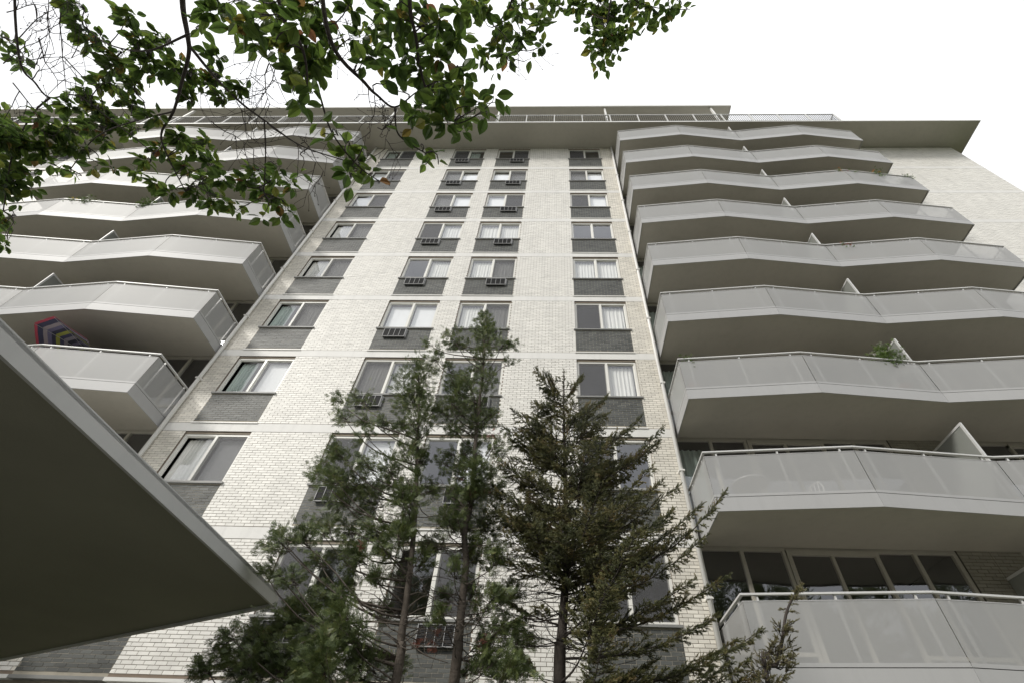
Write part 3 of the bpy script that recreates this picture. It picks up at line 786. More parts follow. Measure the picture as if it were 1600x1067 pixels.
def brush_template(seed, n=40, nl=0.32, w=0.085):
    r = random.Random(seed); V, F = [], []
    strip(V, F, (0, 0, 0), (0.01, 0, .5), (0, 0, 1.0), 0.05, np.array([0, 1.0, 0]))
    for i in range(n):
        t = 0.04+0.96*i/n; a = i*2.4+r.uniform(-.3, .3); el = math.radians(r.uniform(32, 62))
        d = np.array([math.cos(a)*math.sin(el), math.sin(a)*math.sin(el), math.cos(el)]); p = np.array([0, 0, t*0.93])
        s = np.cross(d, [0, 0, 1.0]); s = s/np.linalg.norm(s)*w/2; L_ = nl*r.uniform(.75, 1.2)
        k = len(V); V += [p-s, p+s, p+d*L_]; F.append((k, k+1, k+2))
    return np.array(V), np.array(F)
CT = [cedar_template(s) for s in range(5)]
BT = [brush_template(s) for s in range(4)]
def place(templ, pos, dirs, scale, roll):
    pos, dirs, scale, roll = map(np.asarray, (pos, dirs, scale, roll)); out = []
    idx = rng.integers(0, len(templ), len(pos))
    for k, (T, TF) in enumerate(templ):
        s = idx == k
        if s.any(): out.append(scatter(T, TF, pos[s], dirs[s], scale[s], roll[s]))
    return join(out)
def curve(a, b, sag, n=6, wig=0.0):
    a, b = Vector(a), Vector(b); out = []
    w1 = Vector(rng.normal(0, 1, 3))*wig; w2 = Vector(rng.normal(0, 1, 3))*wig
    for i in range(n+1):
        t = i/n; p = a.lerp(b, t); p.z += sag*math.sin(math.pi*t)
        p += w1*math.sin(math.pi*t)+w2*math.sin(2*math.pi*t)*0.6; out.append(p)
    return out
def polyline(pts, n=4):
    """Catmull-Rom through pts"""
    P = [Vector(p) for p in pts]; P = [P[0]*2-P[1]]+P+[P[-1]*2-P[-2]]; out = []
    for i in range(1, len(P)-2):
        for k in range(n):
            t = k/n; a, b, c, d = P[i-1], P[i], P[i+1], P[i+2]
            out.append(0.5*((2*b)+(c-a)*t+(2*a-5*b+4*c-d)*t*t+(-a+3*b-3*c+d)*t**3))
    out.append(P[-2]); return out
def taper(n, a, b, p=1.0): return [a+(b-a)*(i/(n-1))**p for i in range(n)]

# ------------------------------------------------------------------ arborvitae (two trunks side by side)
def cedar(root, trunk_px, Y0, r0, blobs, dead, seed, label, cat='tree', group=None, dens=1.0, limbs=()):
    t3 = [onY(x, y, Y0) for x, y in trunk_px]; base = Vector((t3[0].x+(t3[0].x-t3[1].x)*0.6, Y0+0.1, 0.0))
    tp = polyline([base]+t3, 6)
    root.location = base
    inv = Matrix.Translation(-base)
    def par(o): o.parent = root; o.matrix_parent_inverse = inv; return o
    m = MB(); m.tube(tp, taper(len(tp), r0, 0.012, 0.9), 9); par(m.build('trunk', 'bark', smooth=True))
    br = MB(); P, Dr, S = [], [], []
    top = tp[-1]
    for k in range(14):       # short growth close to the stem
        f = k/14; yy = trunk_px[-1][1]+f*(900-trunk_px[-1][1]); xs_ = [p[0] for p in trunk_px][::-1]; ys_ = [p[1] for p in trunk_px][::-1]
        blobs = blobs+[(float(np.interp(yy, ys_, xs_))+rng.uniform(-26, 26)*min(1, f*3+.2), yy+rng.uniform(-8, 8), rng.uniform(9, 15))]
    tz = np.array([p.z for p in tp])
    for (px, py, rp) in blobs:
        Yb = Y0+rng.uniform(-0.45, 0.45)*min(1, rp/18)
        c = onY(px, py, Yb); R = rp/FPX*(c-Vector((0, 0, CAM_Z))).dot(_F)
        # limb from the trunk, leaving lower than the clump
        hd = math.hypot(c.x-top.x, c.y-top.y)
        i = int(np.argmin([abs(p.z-(c.z-0.45*math.hypot(c.x-p.x, c.y-p.y)-0.05))+0.0 for p in tp]))
        a = tp[i]
        pts = curve(a, c, -0.10*(c-a).length, 6, 0.03)
        rb = min(0.014, 0.004+0.008*(c-a).length)
        br.tube(pts, taper(len(pts), rb, 0.004), 5)
        out = (c-a); out = out.normalized() if out.length > .05 else Vector((0, 0, 1))
        n = int(dens*0.50*rp**1.85)+11
        # sub-twigs with sprays along them
        nt_ = max(4, int(rp/2.2))
        for _ in range(nt_):
            v = Vector(rng.normal(0, 1, 3)).normalized(); v = (v*0.9+out*0.6+Vector((0, 0, 0.35))).normalized()
            e = c+v*R*rng.uniform(.6, 1.4)
            s0 = c.lerp(a, rng.uniform(0, min(.5, R*1.2/max((c-a).length, .1))))
            tw = curve(s0, e, -0.02, 3, 0.012); br.tube(tw, taper(len(tw), 0.005, 0.002), 4)
            k = max(3, int(n/nt_))
            for _ in range(k):
                t = rng.uniform(.25, 1.05); p = s0.lerp(e, t)+Vector(rng.normal(0, R*0.2+.01, 3))
                d = (e-s0).normalized()*1.0+Vector(rng.normal(0, .5, 3))+Vector((0, 0, -0.3))
                P.append(p); Dr.append(d); S.append(rng.uniform(.055, .115))
    for lim, ra in limbs:
        pl = polyline([onY(x, y, Y0-0.04*k) for k, (x, y) in enumerate(lim)], 6); br.tube(pl, taper(len(pl), ra, ra*.35), 7)
    V, F = place(CT, np.array(P), np.array(Dr), np.array(S), rng.uniform(0, 6.28, len(P)))
    par(link('crown', np_mesh('crown', V, F, ['cedar_leaf'])))
    par(br.build('branches', 'bark', smooth=True))
    P, Dr, S = [], [], []
    for (px, py, rp) in dead:
        c = onY(px, py, Y0-0.1+rng.uniform(-.3, .3)); R = rp/FPX*5.5
        for _ in range(int(rp*1.6)):
            P.append(c+Vector(rng.normal(0, R*.45, 3))); Dr.append(rng.normal(0, 1, 3)+np.array([0, 0, -.6])); S.append(rng.uniform(.04, .09))
    if P:
        V, F = place(CT, np.array(P), np.array(Dr), np.array(S), rng.uniform(0, 6.28, len(P)))
        tag(par(link('dead_foliage', np_mesh('dead_foliage', V, F, ['dead_needle']))), 'dry reddish brown dead sprays')
    # bare dead twigs inside the lower crown
    tw = MB()
    for _ in range(46):
        i = int(rng.uniform(0.12, 0.62)*len(tp)); a = tp[i]; an = rng.uniform(0, 6.28); ln = rng.uniform(.25, .9)
        b = a+Vector((math.cos(an)*ln, math.sin(an)*ln*.7, rng.uniform(-.15, .35)*ln))
        pts = curve(a, b, rng.uniform(-.1, .08), 5, 0.04); tw.tube(pts, taper(len(pts), 0.006, 0.0018), 4)
        for _ in range(3):
            q = pts[int(rng.integers(2, 6))]; e = q+Vector(rng.normal(0, .12, 3)); tw.tube(curve(q, e, 0, 3, 0.015), taper(4, 0.003, 0.0013), 3)
    par(tw.build('dead_twigs', 'bark', smooth=True))
    tag(root, label, cat, group)

cedA = empty('arborvitae_tree')
blobsA = [(654, 591, 26), (630, 590, 9), (643, 614, 24), (664, 621, 16), (636, 636, 17), (658, 640, 17), (531, 624, 11), (559, 626, 19), (536, 651, 14), (576, 656, 14), (602, 660, 13), (570, 679, 13),
  (626, 671, 16), (651, 655, 20), (660, 682, 17), (641, 705, 19), (532, 712, 23), (510, 720, 14), (495, 739, 9), (574, 727, 17), (607, 731, 21), (525, 750, 27), (560, 755, 26), (611, 755, 22), (641, 763, 24),
  (532, 782, 28), (579, 782, 30), (635, 787, 26), (669, 768, 13), (440, 850, 22), (434, 832, 10), (470, 845, 20), (505, 835, 24), (545, 828, 28), (585, 835, 28), (430, 895, 14), (455, 905, 16), (412, 893, 8), (500, 880, 20), (560, 875, 24), (600, 860, 26), (635, 840, 22), (620, 905, 14),
  (545, 920, 18), (455, 985, 36), (500, 1000, 40), (410, 1000, 32), (350, 1035, 22), (325, 1050, 16), (360, 995, 14), (480, 950, 22), (540, 985, 32), (560, 1040, 40), (430, 1050, 38), (500, 1052, 40), (385, 1045, 26), (600, 955, 18), (618, 1045, 16), (515, 935, 18), (655, 720, 14), (480, 1040, 36), (530, 960, 20), (590, 905, 16)]
cedar(cedA, [(618, 1067), (626, 1000), (636, 930), (644, 860), (650, 780), (652, 700), (655, 630), (654, 585)], 5.15, 0.05, blobsA, [(566, 850, 5), (655, 1000, 9), (680, 1005, 8)], 3,
      'green arborvitae with its low limbs spreading toward the entrance canopy', limbs=[([(622, 1040), (590, 1030), (568, 1022), (552, 995), (541, 975), (505, 988), (468, 1006)], .018), ([(568, 1022), (540, 1012), (500, 998)], .010), ([(541, 975), (570, 970), (600, 972), (630, 975)], .010), ([(634, 945), (610, 925), (580, 905)], .012), ([(640, 900), (600, 860), (555, 830)], .012), ([(628, 990), (660, 1020), (700, 1035)], .010)], group='conifers in front of the brick front')
cedB = empty('arborvitae_tree')
blobsB = [(757, 508, 14), (757, 520, 20), (763, 538, 24), (748, 532, 16), (712, 535, 15), (699, 524, 8), (728, 543, 12), (785, 540, 13), (802, 537, 9), (756, 556, 15), (794, 569, 8), (679, 561, 17), (670, 538, 8), (701, 580, 12),
  (724, 589, 20), (746, 576, 17), (765, 591, 11), (712, 610, 21), (735, 606, 22), (705, 629, 19), (739, 627, 23), (716, 647, 24), (746, 640, 17), (692, 643, 12), (712, 675, 14), (735, 672, 20), (755, 665, 18), (701, 705, 13), (692, 724, 12),
  (740, 705, 24), (770, 700, 18), (720, 740, 22), (750, 745, 28), (705, 775, 20), (735, 785, 28), (770, 770, 24), (700, 815, 18), (725, 830, 24), (760, 825, 30), (690, 850, 15), (745, 870, 22), (775, 880, 22), (710, 890, 14), (770, 935, 24), (735, 935, 18), (700, 935, 12), (800, 930, 18),
  (780, 985, 26), (750, 1010, 20), (815, 1000, 24), (760, 1045, 26), (795, 1050, 28), (690, 965, 14), (740, 965, 14), (730, 1050, 12)]
cedar(cedB, [(709, 1067), (716, 1000), (722, 940), (728, 880), (726, 830), (737, 780), (742, 700), (750, 620), (756, 560), (757, 500)], 5.25, 0.056, blobsB,
      [(768, 678, 9), (716, 745, 9), (738, 768, 8), (756, 770, 6), (764, 995, 6), (757, 1005, 7), (748, 640, 4)], 5, 'tallest arborvitae, a thick grey trunk with a narrow pointed leader and rusty dead sprays', group='conifers in front of the brick front')

# ------------------------------------------------------------------ spruce
def lerp_tab(tab, y):
    ys = [t[0] for t in tab]; xs = [t[1] for t in tab]; return float(np.interp(y, ys, xs))
def spruce(root, trunk_px, Y0, r0, tips, label, needle='spruce_needle', group=None, twig=0.054, blen=0.32, side=0.052):
    t3 = [onY(x, y, Y0) for x, y in trunk_px]; base = Vector((t3[0].x+(t3[0].x-t3[1].x)*0.5, Y0+0.1, 0.0))
    tp = polyline([base]+t3, 6); root.location = base; inv = Matrix.Translation(-base)
    def par(o): o.parent = root; o.matrix_parent_inverse = inv; return o
    m = MB(); m.tube(tp, taper(len(tp), r0, 0.007, 0.9), 9); par(m.build('trunk', 'bark_dark', smooth=True))
    br = MB(); P, Dr, S = [], [], []
    tz = np.array([p.z for p in tp])
    def brush(p, d, s): P.append(tuple(p)); Dr.append(tuple(d)); S.append(s)
    # leader
    n0 = int(len(tp)*0.80)
    for i in range(n0, len(tp)-1):
        for _ in range(9):
            p = tp[i].lerp(tp[i+1], rng.uniform()); d = Vector(rng.normal(0, 1, 3))*0.7+(tp[i+1]-tp[i]).normalized()*0.8; brush(p, d, twig*rng.uniform(.7, 1.0))
    brush(tp[-1], (0, 0, 1), twig)
    for tip, rise, fill in tips:
        tip = Vector(tip)
        zs = tip.z-rise*math.hypot(tip.x-tp[-1].x, tip.y-Y0); zs = min(max(zs, 0.6), tp[-1].z-0.12)
        a = tp[int(np.argmin(np.abs(tz-zs)))]; ln = (tip-a).length
        if ln < 0.1: continue
        pts = curve(a, tip, -0.09*ln, 8, 0.02); br.tube(pts, taper(len(pts), 0.004+0.006*ln, 0.002), 5)
        axis = (tip-a).normalized(); sd = axis.cross(Vector((0, 0, 1))); sd = sd.normalized() if sd.length > .01 else Vector((1, 0, 0))
        nn = int(ln/side)
        for k in range(nn):
            t = 1-(1-(k+0.5)/nn)*fill
            f = t*8; i = min(int(f), 7); p = pts[i].lerp(pts[i+1], f-i)
            for s_ in (-1, 1):
                if rng.uniform() < 0.12: continue
                bl = (blen*(1-t)+0.07)*rng.uniform(.6, 1.15)*min(1, ln/0.7+.25)
                d = (axis*rng.uniform(.5, .9)+sd*s_*rng.uniform(.6, 1.0)+Vector((0, 0, rng.uniform(-.25, .22)))).normalized()
                e = p+d*bl; br.tube([p, p.lerp(e, .5)+Vector((0, 0, -.01)), e], [0.0035, 0.0025, 0.0015], 3)
                q = 0.02
                while q < bl+0.02:
                    pp = p+d*q; dd = d+Vector(rng.normal(0, .38, 3)); brush(pp, dd, twig*rng.uniform(.65, 1.1)); q += 0.0185
                for _ in range(2): brush(e-d*0.03, d+Vector(rng.normal(0, .5, 3)), twig*rng.uniform(.6, .9))
        for _ in range(4): brush(tip-axis*rng.uniform(0, .08), axis+Vector(rng.normal(0, .4, 3)), twig*rng.uniform(.7, 1.0))
    V, F = place(BT, np.array(P), np.array(Dr), np.array(S), rng.uniform(0, 6.28, len(P)))
    par(link('crown', np_mesh('crown', V, F, [needle])))
    # bare dead branches low down
    for _ in range(120 if r0 > .05 else 0):
        i = int(rng.uniform(0.08, 0.60)*len(tp)); a = tp[i]; an = rng.uniform(0, 6.28); ln = rng.uniform(.3, 1.1)*(1.0 if r0 > .05 else .2)
        b = a+Vector((math.cos(an)*ln, math.sin(an)*ln*.8, rng.uniform(-.2, .25)*ln)); pts = curve(a, b, rng.uniform(-.12, .05), 5, 0.03)
        br.tube(pts, taper(6, 0.006, 0.0016), 4)
        for _ in range(5):
            q = pts[int(rng.integers(1, 6))]; e = q+Vector(rng.normal(0, .10, 3)); br.tube([q, e], [0.0022, 0.001], 3)
    par(br.build('branches', 'bark_dark', smooth=True))
    tag(root, label, 'tree', group)
YS = 5.3
tips = []
LT = [(590, 862), (620, 838), (650, 808), (680, 790), (720, 776), (770, 772), (830, 766), (900, 775), (960, 790), (1060, 800)]
RT = [(590, 900), (620, 925), (650, 975), (680, 1005), (720, 1030), (770, 1075), (830, 1105), (900, 1115), (960, 1150), (1060, 1180)]
for k in range(135):
    y = 585+(1055-585)*(rng.uniform()**0.80); c = 880 if y < 800 else 880
    an = rng.uniform(0, 2*math.pi); cs, sn = math.cos(an), math.sin(an); f = rng.uniform(.45, 1.10)
    if y > 840 and rng.uniform() < 0.80: continue
    if y > 850 and cs < 0.0 and rng.uniform() < 0.5: continue
    xr = lerp_tab(RT, y) if cs > 0 else lerp_tab(LT, y); half = abs(xr-c)
    x = c+cs*half*f; dy = sn*half*f/FPX*5.6*0.85
    p = onY(x, y, YS+dy*1.0); tips.append((p, rng.uniform(.25, .5), 0.85 if y < 860 else 0.5))
for (x, y, dy, rise) in ((838, 575, -.05, 1.2), (843, 590, 0, 1.0), (908, 590, .1, 1.5), (948, 618, .2, 1.0), (1037, 668, -.2, .7), (1028, 690, -.1, .6), (1133, 767, -.3, .55), (1095, 790, -.2, .5), (1060, 760, -.1, .5), (1100, 840, -.3, .4), (1085, 905, -.3, .3),
                         (1140, 900, -.2, .3), (1187, 985, -.3, .3), (1170, 1030, -.3, .25), (1120, 960, -.2, .25), (1160, 1060, -.2, .2), (1110, 1045, -.35, .2), (1150, 1000, -.1, .25), (1140, 1035, -.3, .2), (1180, 1055, -.3, .2), (800, 640, -.1, .6), (788, 668, 0, .5), (800, 690, .2, .5), (1000, 655, 0, .7),
                         (1020, 730, -.4, .5), (1050, 800, -.5, .4), (1000, 830, -.6, .4), (960, 790, -.7, .4), (1010, 880, -.5, .3), (940, 860, -.7, .35), (870, 760, -.6, .4), (905, 700, -.5, .5), (850, 700, -.4, .5), (930, 660, -.3, .6), (880, 640, -.25, .8),
                         (820, 740, -.5, .4), (780, 720, -.2, .5), (772, 760, -.1, .4), (768, 800, -.2, .4), (785, 835, -.3, .4), (775, 870, -.1, .3), (810, 790, -.5, .4), (830, 660, -.2, .8), (815, 700, .2, .6), (862, 610, -.05, 1.4), (868, 680, -.35, .8), (920, 640, -.2, .9), (955, 690, -.4, .6), (835, 820, -.6, .4), (900, 830, -.8, .4), (1040, 850, .3, .4), (975, 720, .4, .5), (860, 850, -.5, .3)):
    tips.append((onY(x, y, YS+dy), rise, 0.9))
spr = empty('spruce_tree')
spruce(spr, [(874, 1067), (877, 1000), (882, 930), (886, 860), (884, 780), (882, 700), (881, 640), (881, 579)], YS, 0.07, tips, 'bushy brown-tinged spruce with a dark trunk beside the arborvitae pair', group='conifers in front of the brick front')
sap = empty('spruce_sapling')
tips = []
for k in range(26):
    y = 925+5.2*k; x0 = float(np.interp(y, [915, 960, 1020, 1067], [1252, 1228, 1222, 1205])); s = -1 if k % 2 else 1
    w = (6+12*(k/26.0))*rng.uniform(.6, 1.3)
    tips.append((onY(x0+s*w, y+rng.uniform(-6, 4), 4.95+rng.uniform(-.12, .12)), 0.3, 1.0))
for (x, y) in ((1185, 1020), (1170, 1040), (1190, 1050), (1200, 1010), (1178, 1062), (1200, 1035)): tips.append((onY(x, y, 4.95+rng.uniform(-.15, .15)), 0.3, .9))
spruce(sap, [(1200, 1067), (1212, 1040), (1222, 1000), (1228, 960), (1238, 935), (1252, 914)], 4.95, 0.026, tips, 'thin spindly spruce sapling with reddish bare stem in front of the lowest balcony', needle='sapling_needle', twig=0.05, blen=.10, side=.06, group='conifers in front of the brick front')

# ------------------------------------------------------------------ overhanging dogwood
dog = empty('dogwood_tree', (-1.9, -1.7, 0))
tag(dog, 'broadleaf dogwood whose leafy branches overhang from above', 'tree')
dinv = Matrix.Translation((1.9, 1.7, 0))
def Dg(o): o.parent = dog; o.matrix_parent_inverse = dinv; return o
fork = Vector((-1.55, -1.25, 2.5))
m = MB(); tpts = polyline([(-1.9, -1.7, 0), (-1.85, -1.6, 1.0), (-1.65, -1.4, 1.9), tuple(fork)], 5)
m.tube(tpts, taper(len(tpts), 0.13, 0.085), 12); Dg(m.build('trunk', 'bark', smooth=True))
main = [ # pixel path, depths, start radius
 ([(300, -330), (285, -120), (285, 0), (293, 55), (295, 85), (284, 130), (271, 175), (252, 210), (262, 245), (290, 300)], 2.6, 2.9, .026),
 ([(296, 72), (335, 120), (375, 160), (415, 190), (470, 228), (540, 252)], 2.72, 2.6, .013),
 ([(413, 190), (415, 240), (412, 300)], 2.66, 2.7, .006),
 ([(60, -260), (25, -60), (30, 90), (55, 130), (78, 153), (120, 150), (170, 185), (240, 240)], 2.6, 3.1, .010),
 ([(78, 153), (50, 180), (20, 240), (5, 330)], 2.9, 2.7, .008),
 ([(520, -330), (500, -100), (515, 60), (570, 130), (590, 150), (617, 168), (650, 145)], 2.1, 2.3, .02),
 ([(617, 168), (620, 205), (635, 222), (665, 240)], 2.25, 2.3, .006),
 ([(690, -330), (650, -120), (640, 0), (650, 60), (657, 110), (675, 160), (710, 190)], 2.1, 2.4, .02),
 ([(900, -360), (840, -130), (800, 0), (790, 20), (770, 60), (790, 90)], 3.0, 3.3, .016),
 ([(1050, -380), (1000, -130), (960, -20), (950, 30), (945, 70), (940, 105)], 3.3, 3.7, .016),
 ([(960, -20), (1000, 5), (1040, 15), (1078, 15)], 3.4, 3.8, .007),
 ([(440, -320), (420, -120), (440, 20), (470, 70), (480, 120), (475, 165)], 1.95, 2.1, .018),
 ([(475, 60), (500, 150), (520, 210), (560, 260), (590, 282)], 2.2, 2.5, .008),
 ([(293, 55), (230, 80), (170, 70), (130, 40)], 2.6, 2.8, .009),
 ([(271, 175), (210, 190), (150, 215), (110, 265)], 2.85, 3.0, .007),
]
dbr = MB(); nodes = []
for path, d0, d1, r0 in main:
    n = len(path); pts = [onD(x, y, d0+(d1-d0)*i/(n-1)) for i, (x, y) in enumerate(path)]
    if path[0][1] < -200: pts = [fork]+pts
    pl = polyline(pts, 6)
    dbr.tube(pl, taper(len(pl), r0*(1.0 if path[0][1] < -200 else .8), 0.003, 0.6), 7)
    for p in pl: nodes.append(p)
NP = np.array([tuple(p) for p in nodes]); NUV = project(NP); ND = (NP-np.array([0, 0, CAM_Z]))@_FN
ok = ND > 0.5; NP, NUV, ND = NP[ok], NUV[ok], ND[ok]
Lf = [(20, 230, 45), (15, 290, 36), (10, 195, 32), (5, 340, 18), (0, 60, 16), (25, 82, 18), (12, 385, 12), (30, 265, 30),
 (110, 5, 24), (125, 45, 18), (135, 72, 12), (160, 62, 15), (195, 20, 20), (180, 92, 25), (215, 60, 21), (230, 95, 25), (170, 122, 20), (210, 130, 20), (255, 60, 20), (265, 112, 16), (300, 112, 25), (330, 120, 20), (340, 90, 15), (370, 140, 18), (300, 150, 17), (345, 150, 15),
 (130, 150, 20), (105, 165, 16), (155, 165, 20), (80, 200, 24), (110, 205, 20), (140, 195, 20), (175, 190, 20), (60, 235, 20), (95, 230, 18), (125, 235, 18), (205, 200, 15), (210, 160, 16), (165, 220, 14), (235, 185, 15),
 (78, 255, 9), (95, 262, 7), (116, 272, 7), (145, 262, 8), (175, 262, 10), (210, 270, 12), (225, 255, 12), (250, 230, 16), (280, 215, 18), (300, 230, 16), (320, 220, 14), (330, 250, 14), (290, 260, 18), (320, 280, 18), (350, 280, 14), (245, 290, 14), (260, 300, 12), (300, 300, 16), (330, 310, 16), (355, 320, 12),
 (370, 330, 11), (380, 290, 16), (400, 270, 14), (410, 300, 16), (430, 310, 16), (450, 330, 11), (440, 345, 9), (410, 340, 8), (455, 290, 11), (470, 270, 7), (440, 260, 11), (425, 280, 13)]
Cf = [(350, 10, 22), (390, 30, 22), (370, 45, 22), (400, 70, 20), (430, 20, 22), (460, 30, 24), (480, 10, 26), (500, 40, 26), (450, 60, 24), (480, 80, 26), (440, 90, 16), (462, 120, 20), (490, 112, 24), (510, 70, 20), (460, 150, 14), (476, 165, 14), (485, 140, 14), (330, 20, 16), (310, 40, 14), (420, 50, 18),
 (500, 190, 10), (525, 203, 11), (510, 218, 10), (545, 235, 17), (560, 255, 17), (580, 270, 14), (545, 270, 12), (575, 237, 9), (550, 290, 6), (590, 284, 7), (530, 60, 12)]
Mf = [(550, 20, 20), (580, 40, 21), (560, 60, 18), (600, 20, 22), (620, 60, 24), (590, 80, 20), (570, 100, 13), (640, 30, 25), (660, 70, 26), (620, 100, 20), (650, 110, 25), (690, 40, 25), (690, 90, 26), (720, 60, 22), (670, 140, 26), (700, 130, 24), (730, 110, 18), (600, 122, 8), (622, 137, 9), (655, 170, 22), (690, 165, 26), (720, 150, 22), (750, 160, 18), (772, 150, 13),
 (700, 192, 20), (730, 185, 18), (760, 180, 10), (720, 205, 10), (670, 192, 16), (640, 182, 10), (790, 160, 4), (660, 232, 8), (680, 240, 8), (665, 254, 9), (684, 252, 7), (625, 207, 7), (646, 200, 7), (740, 20, 22), (665, 15, 22), (715, 20, 22)]
Rf = [(760, 20, 20), (790, 40, 20), (810, 15, 20), (820, 60, 18), (780, 70, 20), (760, 90, 16), (800, 92, 14), (840, 40, 16), (850, 70, 11), (830, 92, 7), (775, 112, 9), (850, 15, 16)]
Xf = [(900, 15, 17), (930, 10, 22), (960, 20, 22), (990, 15, 22), (1020, 15, 18), (1045, 10, 15), (930, 40, 17), (950, 52, 19), (970, 52, 17), (920, 72, 12), (940, 82, 15), (960, 77, 15), (930, 102, 9), (950, 107, 7), (985, 47, 11), (1010, 40, 11), (1030, 45, 6), (1060, 8, 9), (1075, 15, 5), (905, 40, 9), (870, 10, 15)]
def leaf_mesh(seed):
    r = random.Random(seed); V = []; F = []; n = 6; prof = [0.0, 0.62, 0.95, 1.0, 0.80, 0.40, 0.0]; c = r.uniform(.06, .22); f = r.uniform(.10, .28); tw = r.uniform(-.12, .12); wv = r.uniform(-.04, .04)
    for i in range(n+1):
        t = i/n; w = prof[i]*0.29; y = -c*t*t; V.append((0, y, t))
        if 0 < i < n: V += [(-w, y+w*f-tw*t*w*3+wv*(i % 2), t+.02), (w, y+w*f+tw*t*w*3-wv*(i % 2), t+.02)]
    idx = lambda i, k: 0 if i == 0 else (1+3*(n-1) if i == n else 1+3*(i-1)+k)
    for i in range(n):
        for s in (1, 2):
            a, b, c_, d = idx(i, 0), idx(i+1, 0), idx(i+1, s), idx(i, s)
            for tri in ((a, b, c_), (a, c_, d)):
                if len(set(tri)) == 3: F.append(tri)
    return np.array(V), np.array(F)
LT_ = [leaf_mesh(s) for s in range(6)]
lp, ld, ls = [], [], []
for zone, dep in ((Lf, 3.05), (Cf, 2.15), (Mf, 2.45), (Rf, 3.2), (Xf, 3.7)):
    for (px, py, rp) in zone:
        kd = 4.2 if zone is Lf else 2.5 if zone is Cf else 2.3
        j = int(np.argmin(np.hypot(NUV[:, 0]-px, NUV[:, 1]-py)+60*np.abs(ND-dep)))
        d = 0.45*dep+0.55*ND[j]+rng.uniform(-.25, .25); d = max(d, 1.6)
        c = onD(px, py, d); R = rp/FPX*d; a = Vector(NP[j])
        tw = curve(a, c, 0.03, 5, 0.02); dbr.tube(tw, taper(len(tw), 0.004, 0.0017), 4)
        leafpx = 0.085/d*FPX; n = max(1, int(kd*math.pi*rp*rp/(0.36*leafpx*leafpx)+rng.uniform(0, 1)))
        ncl = max(1, (n+2)//4)
        for q in range(ncl):
            cc = c+Vector(rng.normal(0, 1, 3)).normalized()*R*rng.uniform(0.1, .95) if ncl > 1 else c
            if ncl > 1: dbr.tube(curve(tw[3], cc, 0.01, 3, 0.01), taper(4, 0.0022, 0.0012), 3)
            k = n//ncl+(1 if q < n % ncl else 0); a0 = rng.uniform(0, 6.28)
            for w in range(k):
                an = a0+w*6.28/max(k, 1)+rng.uniform(-.5, .5); h = Vector((math.cos(an), math.sin(an), rng.uniform(-1.0, .15))).normalized()
                lp.append(cc+h*0.012); ld.append(h); ls.append(rng.uniform(.05, .08) if zone is Lf else rng.uniform(.055, .092))
lp = np.array([tuple(v) for v in lp]); ld = np.array([tuple(v) for v in ld]); ls = np.array(ls)
up = rng.normal(0, .55, len(lp))          # roll about the leaf axis: blades lie roughly flat
R3 = rot_from_dir(ld, up)
R3[:, :, :] = R3
uv = project(lp); dd = (lp-np.array([0, 0, CAM_Z]))@_FN
inview = (uv[:, 0] > -10) & (uv[:, 0] < 1610) & (uv[:, 1] > -10) & (dd > .5)
size = np.where(inview, ls/dd, 0); order = np.argsort(-size); big = set(order[:300].tolist())
lm = [np_mesh('leaf', T, TF, ['dogwood_leaf'], smooth=True) for T, TF in LT_]
ti = rng.integers(0, len(LT_), len(lp)); Vs = []
for i in range(len(lp)):
    if i in big:
        o = Dg(link('leaf', lm[ti[i]])); Mr = Matrix(R3[i].tolist()).to_4x4(); o.matrix_basis = Matrix.Translation(Vector(lp[i]))@Mr@Matrix.Scale(float(ls[i]), 4)
    else:
        T, TF = LT_[ti[i]]; Vs.append(((R3[i]@T.T).T*ls[i]+lp[i], TF))
V, F = join(Vs)
tag(Dg(link('crown', np_mesh('crown', V, F, ['dogwood_leaf'], smooth=True))), kind='stuff')
# bare twigs with buds
def bare(px, py, d, dirx, diry, ln, lvl):
    p = onD(px, py, d); n = 5; pts = [p]; x, y = px, py
    for i in range(n):
        dirx += rng.normal(0, .25); diry += rng.normal(0, .25); x += dirx*ln/n; y += diry*ln/n; pts.append(onD(x, y, d+rng.normal(0, .01)))
        if lvl and rng.uniform() < .75:
            s = rng.choice([-1, 1]); bare(x, y, d, dirx*.6-diry*s*.8, diry*.6+dirx*s*.8, ln*.5, lvl-1)
    dbr.tube(pts, taper(n+1, 0.0012+0.0012*lvl, 0.0011), 4)
    if lvl == 0: dbr.tube([pts[-1], pts[-1]+Vector((0.003, 0, .006))], [0.0032, 0.0015], 4)
for (x, y, dx, dy, ln) in ((5, 100, .6, -.8, 110), (30, 60, .7, -.5, 90), (60, 60, .3, .9, 90), (10, 20, .9, .3, 90), (75, 20, .2, 1, 100), (30, 95, .9, .4, 90), (50, 125, .9, -.5, 80), (95, 20, .1, 1, 90), (20, 130, .6, .7, 90), (100, 90, .5, .8, 80),
                           (385, 40, .3, .9, 100), (400, 60, .6, .9, 100), (420, 100, -.2, 1, 80), (430, 90, .2, 1, 70), (370, 160, .6, .8, 60), (575, 135, .7, .6, 60), (585, 150, .1, 1, 70), (620, 170, -.3, 1, 70), (590, 200, .9, .3, 60), (505, 20, .6, 1, 70), (540, 30, .2, 1, 60), (770, 40, .9, .5, 60), (470, 225, .7, .2, 70), (415, 190, .9, .6, 70), (330, 190, .6, .8, 60)):
    bare(x, y, 2.7, dx, dy, ln, 2)
Dg(dbr.build('branches', 'bark_dark', smooth=True))

